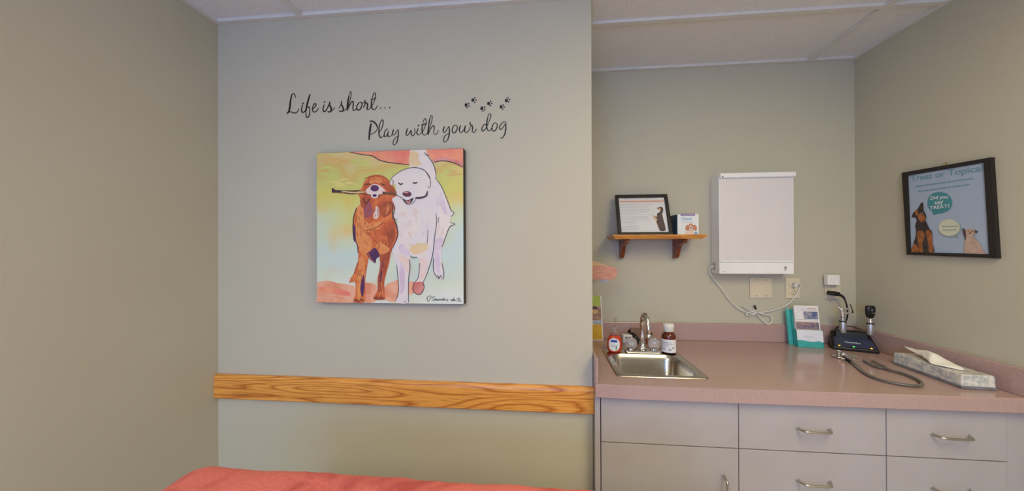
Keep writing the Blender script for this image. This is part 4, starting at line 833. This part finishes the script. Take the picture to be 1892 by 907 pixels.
b = MB(); b.tube([c0_, c0_+Vector((0, .004, .012)), (c0_+c1_)/2+Vector((0, .006, .022)), c1_+Vector((0, .004, .012)), c1_], .0022, BLK, 8)
b.build('cord', CHG)

# ================================================================== STETHOSCOPE
TUB = mat('grey_tubing', (112, 104, 96), .3, c2=(96, 90, 86), scale=20, coat=.3)
def ZP(x, y, z=.006): return onZ(1535+x/10.51, 640+y/10.51, ZT+z)
t = thing('stethoscope', 'grey stethoscope with looped tubing lying on the counter before the charger', 'stethoscope', ZP(600, 450, 0))
b = MB()
b.tube([ZP(360, 270), ZP(430, 320), ZP(520, 400), ZP(600, 470), ZP(720, 550), ZP(860, 610), ZP(1050, 670), ZP(1250, 715), ZP(1450, 750), ZP(1620, 765), ZP(1740, 758), ZP(1772, 722), ZP(1740, 680), ZP(1650, 625), ZP(1500, 560), ZP(1350, 510), ZP(1150, 460), ZP(1060, 435)], .0055, TUB, 12)
b.tube([ZP(1080, 438), ZP(1000, 420), ZP(920, 405), ZP(840, 380), ZP(740, 325), ZP(640, 275)], .0046, TUB, 12); b.tube([ZP(1090, 425, .008), ZP(1010, 375, .010), ZP(940, 345, .010), ZP(860, 305, .010), ZP(800, 285, .010)], .0046, TUB, 12)
b.build('tubing', t)
b = MB(); p = ZP(150, 215, 0)
Ms = Matrix.Translation(p+Vector((0, 0, .001)))
b.lathe([(.020, .0005), (.023, .002), (.023, .006), (.017, .009), (.009, .011), (.008, .018), (.014, .020), (.015, .023), (.012, .024)], STEEL, Ms, 28); b.build('chest_piece', t)
b = MB(); b.tube([ZP(195, 225, .013), ZP(290, 245, .011), ZP(370, 275, .007)], .0045, CHR, 10); b.tube([ZP(240, 215, .014), ZP(330, 265, .009), ZP(400, 300, .006)], .0066, BLK, 10); b.build('stem', t)
b = MB(); b.tube([ZP(160, 100, .004), ZP(230, 115, .005), ZP(330, 160, .004), ZP(470, 205, .004), ZP(580, 235, .004)], .0024, CHR, 10); b.tube([ZP(240, 150, .004), ZP(340, 190, .004), ZP(460, 262, .004)], .0024, CHR, 10)
for q in (ZP(155, 98, .006), ZP(235, 148, .006)): b.lathe([(.003, -.007), (.006, -.004), (.006, .003), (.002, .007)], WHT, Matrix.Translation(q) @ Matrix.Rotation(1.2, 4, 'Y'), 12)
b.build('ear_tubes', t)

# ================================================================== TISSUE BOX
q0 = onZ(1777, 718.5, ZT); ax = Vector((math.sin(math.radians(4.5)), math.cos(math.radians(4.5)), 0)); rx = Vector((ax.y, -ax.x, 0)); Lb, Wt, Ht = .262, .1, .05
q0 = Vector((min(q0.x, 1.455), q0.y, ZT))
t = thing('tissue_box', 'low grey marbled tissue box with dark lower edge by the side wall', 'tissue box', q0)
def TP(u, v, h): return q0+rx*u+ax*v+Vector((0, 0, h))
MARB = mat('marbled_card', (226, 222, 212), .25, c2=(176, 180, 180), scale=62, detail=5, coat=.4)
b = MB(); b.hexa([TP(0, 0, .009), TP(Wt, 0, .009), TP(Wt, Lb, .009), TP(0, Lb, .009), TP(.002, .002, Ht), TP(Wt-.002, .002, Ht), TP(Wt-.002, Lb-.002, Ht), TP(.002, Lb-.002, Ht)], MARB, bev=.004); b.build('carton', t)
b = MB(); b.hexa([TP(-.001, -.001, .0006), TP(Wt+.001, -.001, .0006), TP(Wt+.001, Lb+.001, .0006), TP(-.001, Lb+.001, .0006), TP(-.001, -.001, .011), TP(Wt+.001, -.001, .011), TP(Wt+.001, Lb+.001, .011), TP(-.001, Lb+.001, .011)], mat('smoky_tray', (110, 108, 114), .15, c2=(130, 130, 138), scale=30), bev=.002); b.build('tray', t)
b = MB(); n = 20; b._add([TP(Wt/2+.022*math.cos(a), Lb*.52+.085*math.sin(a), Ht+.0004) for a in [2*math.pi*i/n for i in range(n)]], [tuple(range(n))], mat('slot_film', (176, 160, 128), .3)); b.build('opening_film', t, fix=False)
# tissue: a folded sheet standing up through the opening
TIS = mat('tissue_white', (240, 236, 228), .85, bump=.2, bscale=60)
b = MB()
R1 = [(.050, .045, .002), (.048, .085, .010), (.046, .125, .024), (.044, .150, .033), (.046, .175, .034), (.050, .200, .028), (.050, .235, .022), (.054, .275, .022)]     # ridge
R2 = [(.040, .048, .001), (.012, .075, .004), (-.002, .100, .004), (.010, .130, .008), (.020, .155, .010), (.034, .180, .010), (.040, .215, .014), (.052, .273, .019)]      # front hem
R3 = [(.058, .050, .001), (.066, .085, .006), (.072, .12, .012), (.072, .15, .014), (.068, .18, .012), (.062, .21, .014), (.058, .24, .022), (.056, .276, .020)]       # back hem
def rows(Ls, m):
    g = []
    for L_ in Ls: g.append(catmull([TP(u, v, Ht+.001+h) for u, v, h in L_], 4))
    n = len(g[0]); vs = []; K = 6
    for a, c in zip(g, g[1:]):
        for k in range(K+1):
            f = k/K; vs.append([p.lerp(q, f)+Vector((0, 0, .004*math.sin(f*math.pi)*math.sin(i*.7))) for i, (p, q) in enumerate(zip(a, c))])
    flat = [p for r_ in vs for p in r_]; fs = []
    for j in range(len(vs)-1):
        for i in range(n-1): fs.append((j*n+i, j*n+i+1, (j+1)*n+i+1, (j+1)*n+i))
    b._add(flat, fs, m, None, True)
rows([R2, R1, R3], TIS)
ti = b.build('tissue', fix=True); ti.modifiers.new('s', 'SOLIDIFY').thickness = .0008
tag(ti, 'white tissue pulled up out of the marbled box', 'tissue')

# ================================================================== FRAMED POSTER ON THE RIGHT WALL
xp = Xr-.015
C4 = [onX(*p_, xp) for p_ in ((1666, 319), (1829.5, 290.7), (1841.5, 477.3), (1675, 470.5))]
y_l = (C4[0].y+C4[3].y)/2; y_r = (C4[1].y+C4[2].y)/2
t = thing('framed_poster', 'black framed pale blue poster of two dogs with speech bubbles, side wall', 'poster', (Xr, (y_l+y_r)/2, C4[3].z))
I4 = [onX(*p_, xp) for p_ in ((1676.5, 324.5), (1817, 300.5), (1827, 469.5), (1682, 465.5))]
b = MB()
for i in range(4):
    j = (i+1) % 4; o1, o2, i1, i2 = C4[i], C4[j], I4[i], I4[j]; D = Vector((.0145, 0, 0))
    b.hexa([o1+D, o2+D, i2+D, i1+D, o1, o2, i2, i1], BLKF if i != 1 else BLKF)
b.build('frame', t)
PB = mat('poster_pale_blue', (168, 184, 206), .35, c2=(172, 187, 206), scale=4)
b = MB(); s_ = [c+Vector((.004, 0, 0)) for c in I4]; cc = sum(s_, Vector())/4; s_ = [c+(c-cc)*.02 for c in s_]; b.extrude(s_, (.004, 0, 0), PB); b.build('printed_sheet', t)
b = MB(); hk = onX(1749, 301, Xr-.003); b.tube([hk, hk+Vector((-.008, 0, -.004)), hk+Vector((-.006, 0, -.014))], .002, mat('brass', (170, 140, 80), .3, 1), 8); b.build('hanging_hook', t)
A = Art((xp+.004, 0, 0), (-1, 0, 0), (1660, 290), 4.774); A.h = .0008
ptl = mat('print_teal', (70, 142, 152), .5); ptl2 = mat('print_soft_teal', (112, 158, 172), .5); pcr = mat('print_cream', (212, 214, 190), .5); pshad = mat('print_grey_green', (150, 164, 160), .5)
pblk = mat('print_black_coat', (44, 38, 40), .5, c2=(70, 56, 50), scale=60); prs = mat('print_russet', (176, 108, 58), .5, c2=(140, 84, 48), scale=60); pbg = mat('print_beige_fur', (206, 178, 160), .5, c2=(190, 160, 146), scale=70)
def ptext(A, s, x0, y0, x1, y1, ytop, m):
    a, c, u_ = A.pt(x0, y0), A.pt(x1, y1), A.pt(x0, ytop); text_on(A.mb, s, a, (c-a).normalized(), (u_-a).normalized(), (u_-a).length, m, width=(c-a).length, h=.0002, bold=.01); A.h += .0002
ptext(A, 'Treat or Topical', 110, 215, 745, 122, 166, ptl2)
squiggle(A, 150, 660, 262, 188, 8, 5, ptl2, 14); squiggle(A, 180, 640, 305, 240, 8, 5, ptl2, 14)
A.area([(258, 400), (275, 345), (320, 316), (375, 309), (430, 325), (470, 370), (474, 420), (450, 468), (400, 492), (350, 502), (312, 508), (296, 476), (268, 450)], ptl)
ptext(A, 'Did you', 285, 376, 440, 364, 345, WPAP); ptext(A, 'say', 322, 420, 400, 408, 396, WPAP); ptext(A, 'TREAT?', 280, 462, 455, 446, 434, WPAP)
A.ell(454, 630, 98, 78, pshad); A.area([(490, 700), (522, 718), (526, 690)], pshad); A.ell(452, 622, 94, 74, pcr); A.line([(385, 612), (450, 614), (530, 608)], 9, pshad, taper=False); A.line([(395, 642), (450, 646), (515, 640)], 9, pshad, taper=False)
A.area([(203, 405), (222, 410), (226, 470), (250, 520), (244, 560), (262, 600), (285, 645), (300, 660), (305, 760), (308, 845), (130, 840), (132, 780), (155, 700), (158, 650), (152, 600), (166, 560), (150, 535), (120, 530), (140, 485), (175, 455)], pblk)
A.area([(150, 478), (172, 470), (178, 505), (158, 515)], prs); A.area([(176, 512), (215, 500), (240, 525), (240, 555), (212, 575), (185, 555)], prs)
A.area([(168, 665), (215, 652), (235, 700), (215, 760), (222, 838), (192, 838), (178, 760)], prs); A.area([(245, 655), (292, 660), (305, 740), (310, 843), (275, 843), (262, 740)], prs); A.area([(126, 790), (150, 765), (175, 800), (180, 838), (120, 836)], prs)
A.area([(568, 632), (600, 640), (640, 625), (672, 640), (705, 655), (690, 675), (668, 680), (675, 710), (720, 760), (750, 820), (770, 856), (598, 848), (585, 780), (592, 720), (578, 680)], pbg)
A.area([(568, 632), (596, 645), (600, 700), (598, 735), (580, 690)], pdk); A.area([(672, 645), (705, 655), (688, 676)], pdk)
for x, y in ((622, 652), (652, 656)): A.ell(x, y, 6, 5, pblk)
A.ell(636, 672, 9, 6, pblk)
for x, y in ((196, 500), (214, 492)): A.ell(x, y, 4, 3, WPAP)
A.build('printed_artwork', t)

# ================================================================== EXAM TABLE WITH CORAL BLANKET
tx0, tx1, ty0, ty1, tz = -.872, .36, .20, .790, .843
t = thing('exam_table', 'pedestal exam table in front of the plain wall, hidden under a coral blanket', 'table', ((tx0+tx1)/2, (ty0+ty1)/2, 0))
MB().box((tx0+.02, ty0+.02, tz-.04), (tx1-.02, ty1-.02, tz), mat('table_steel', (180, 180, 178), .3, .8), bev=.01).build('table_top', t)
MB().box((-.5, .36, .06), (0, .64, tz-.041), CAB, bev=.01).build('pedestal', t)
MB().box((-.62, .28, 0), (.12, .72, .06), BLK, bev=.008).build('foot', t)
BLK_T = None
m = bpy.data.materials.new('coral_plush'); m.use_nodes = True; nt = m.node_tree; bs = nt.nodes['Principled BSDF']; N = nt.nodes.new; L = nt.links.new
bs.inputs['Roughness'].default_value = .95; bs.inputs['Sheen Weight'].default_value = .35; bs.inputs['Sheen Tint'].default_value = rgb(250, 150, 130)
tc = N('ShaderNodeTexCoord'); n1 = N('ShaderNodeTexNoise'); n1.inputs['Scale'].default_value = 7; n1.inputs['Detail'].default_value = 5; n1.inputs['Distortion'].default_value = 1.2; L(tc.outputs['Object'], n1.inputs['Vector'])
rp = N('ShaderNodeValToRGB'); rp.color_ramp.elements[0].position = .34; rp.color_ramp.elements[0].color = rgb(194, 80, 76); rp.color_ramp.elements[1].position = .50; rp.color_ramp.elements[1].color = rgb(228, 116, 104); L(n1.outputs[0], rp.inputs[0]); L(rp.outputs[0], bs.inputs['Base Color'])
n2 = N('ShaderNodeTexNoise'); n2.inputs['Scale'].default_value = 130; n2.inputs['Detail'].default_value = 4; L(tc.outputs['Object'], n2.inputs['Vector']); bp = N('ShaderNodeBump'); bp.inputs['Strength'].default_value = .8; bp.inputs['Distance'].default_value = .004; L(n2.outputs[0], bp.inputs['Height']); L(bp.outputs[0], bs.inputs['Normal'])
CORAL = m
def blanket():
    b = MB(); bm = b.bm; mi = b.mi(CORAL); drop = .34; r = .035; ex = .012
    x0, x1, y0, y1 = tx0-ex, tx1+ex, ty0-ex, ty1+ex
    nx, ny = 120, 84; S = drop; ux0, ux1, uy0, uy1 = x0-S, x1+S, y0-S, y1+S
    def bend(d):                         # arc length past the edge -> (outward, down)
        a = r*math.pi/2
        if d < -r*.3: return None
        return None
    grid = []
    for j in range(ny+1):
        row = []
        for i in range(nx+1):
            x = ux0+(ux1-ux0)*i/nx; y = uy0+(uy1-uy0)*j/ny
            cx_ = min(max(x, x0+r), x1-r); cy_ = min(max(y, y0+r), y1-r); dx, dy = x-cx_, y-cy_; d = math.hypot(dx, dy)
            z = tz+.020
            if d > 1e-6:
                ux, uy = dx/d, dy/d
                if d < r*math.pi/2: o_ = r*math.sin(d/r); z -= r*(1-math.cos(d/r))*.6
                else:
                    o_ = r+.03*math.sin(min(1, (d-r*1.57)/.3)*1.2); z -= r*.6+(d-r*math.pi/2)
                    o_ += .012*math.sin(14*(x+y*1.3))*min(1, (d-r*1.57)/.1)
                x, y = cx_+ux*o_, cy_+uy*o_
            z += .006*noise.noise(Vector((x*6, y*6, 1)))+.004*noise.noise(Vector((x*17, y*17, 4)))+.0015*noise.noise(Vector((x*60, y*60, 9)))
            row.append(bm.verts.new((x, y, max(z, tz-.36))))
        grid.append(row)
    for j in range(ny):
        for i in range(nx):
            f = bm.faces.new([grid[j][i], grid[j][i+1], grid[j+1][i+1], grid[j+1][i]]); f.material_index = mi; f.smooth = True
    return b
o = blanket().build('blanket')
so = o.modifiers.new('s', 'SOLIDIFY'); so.thickness = .008; so.offset = 1
tag(o, 'fluffy coral red blanket spread over the exam table', 'blanket')
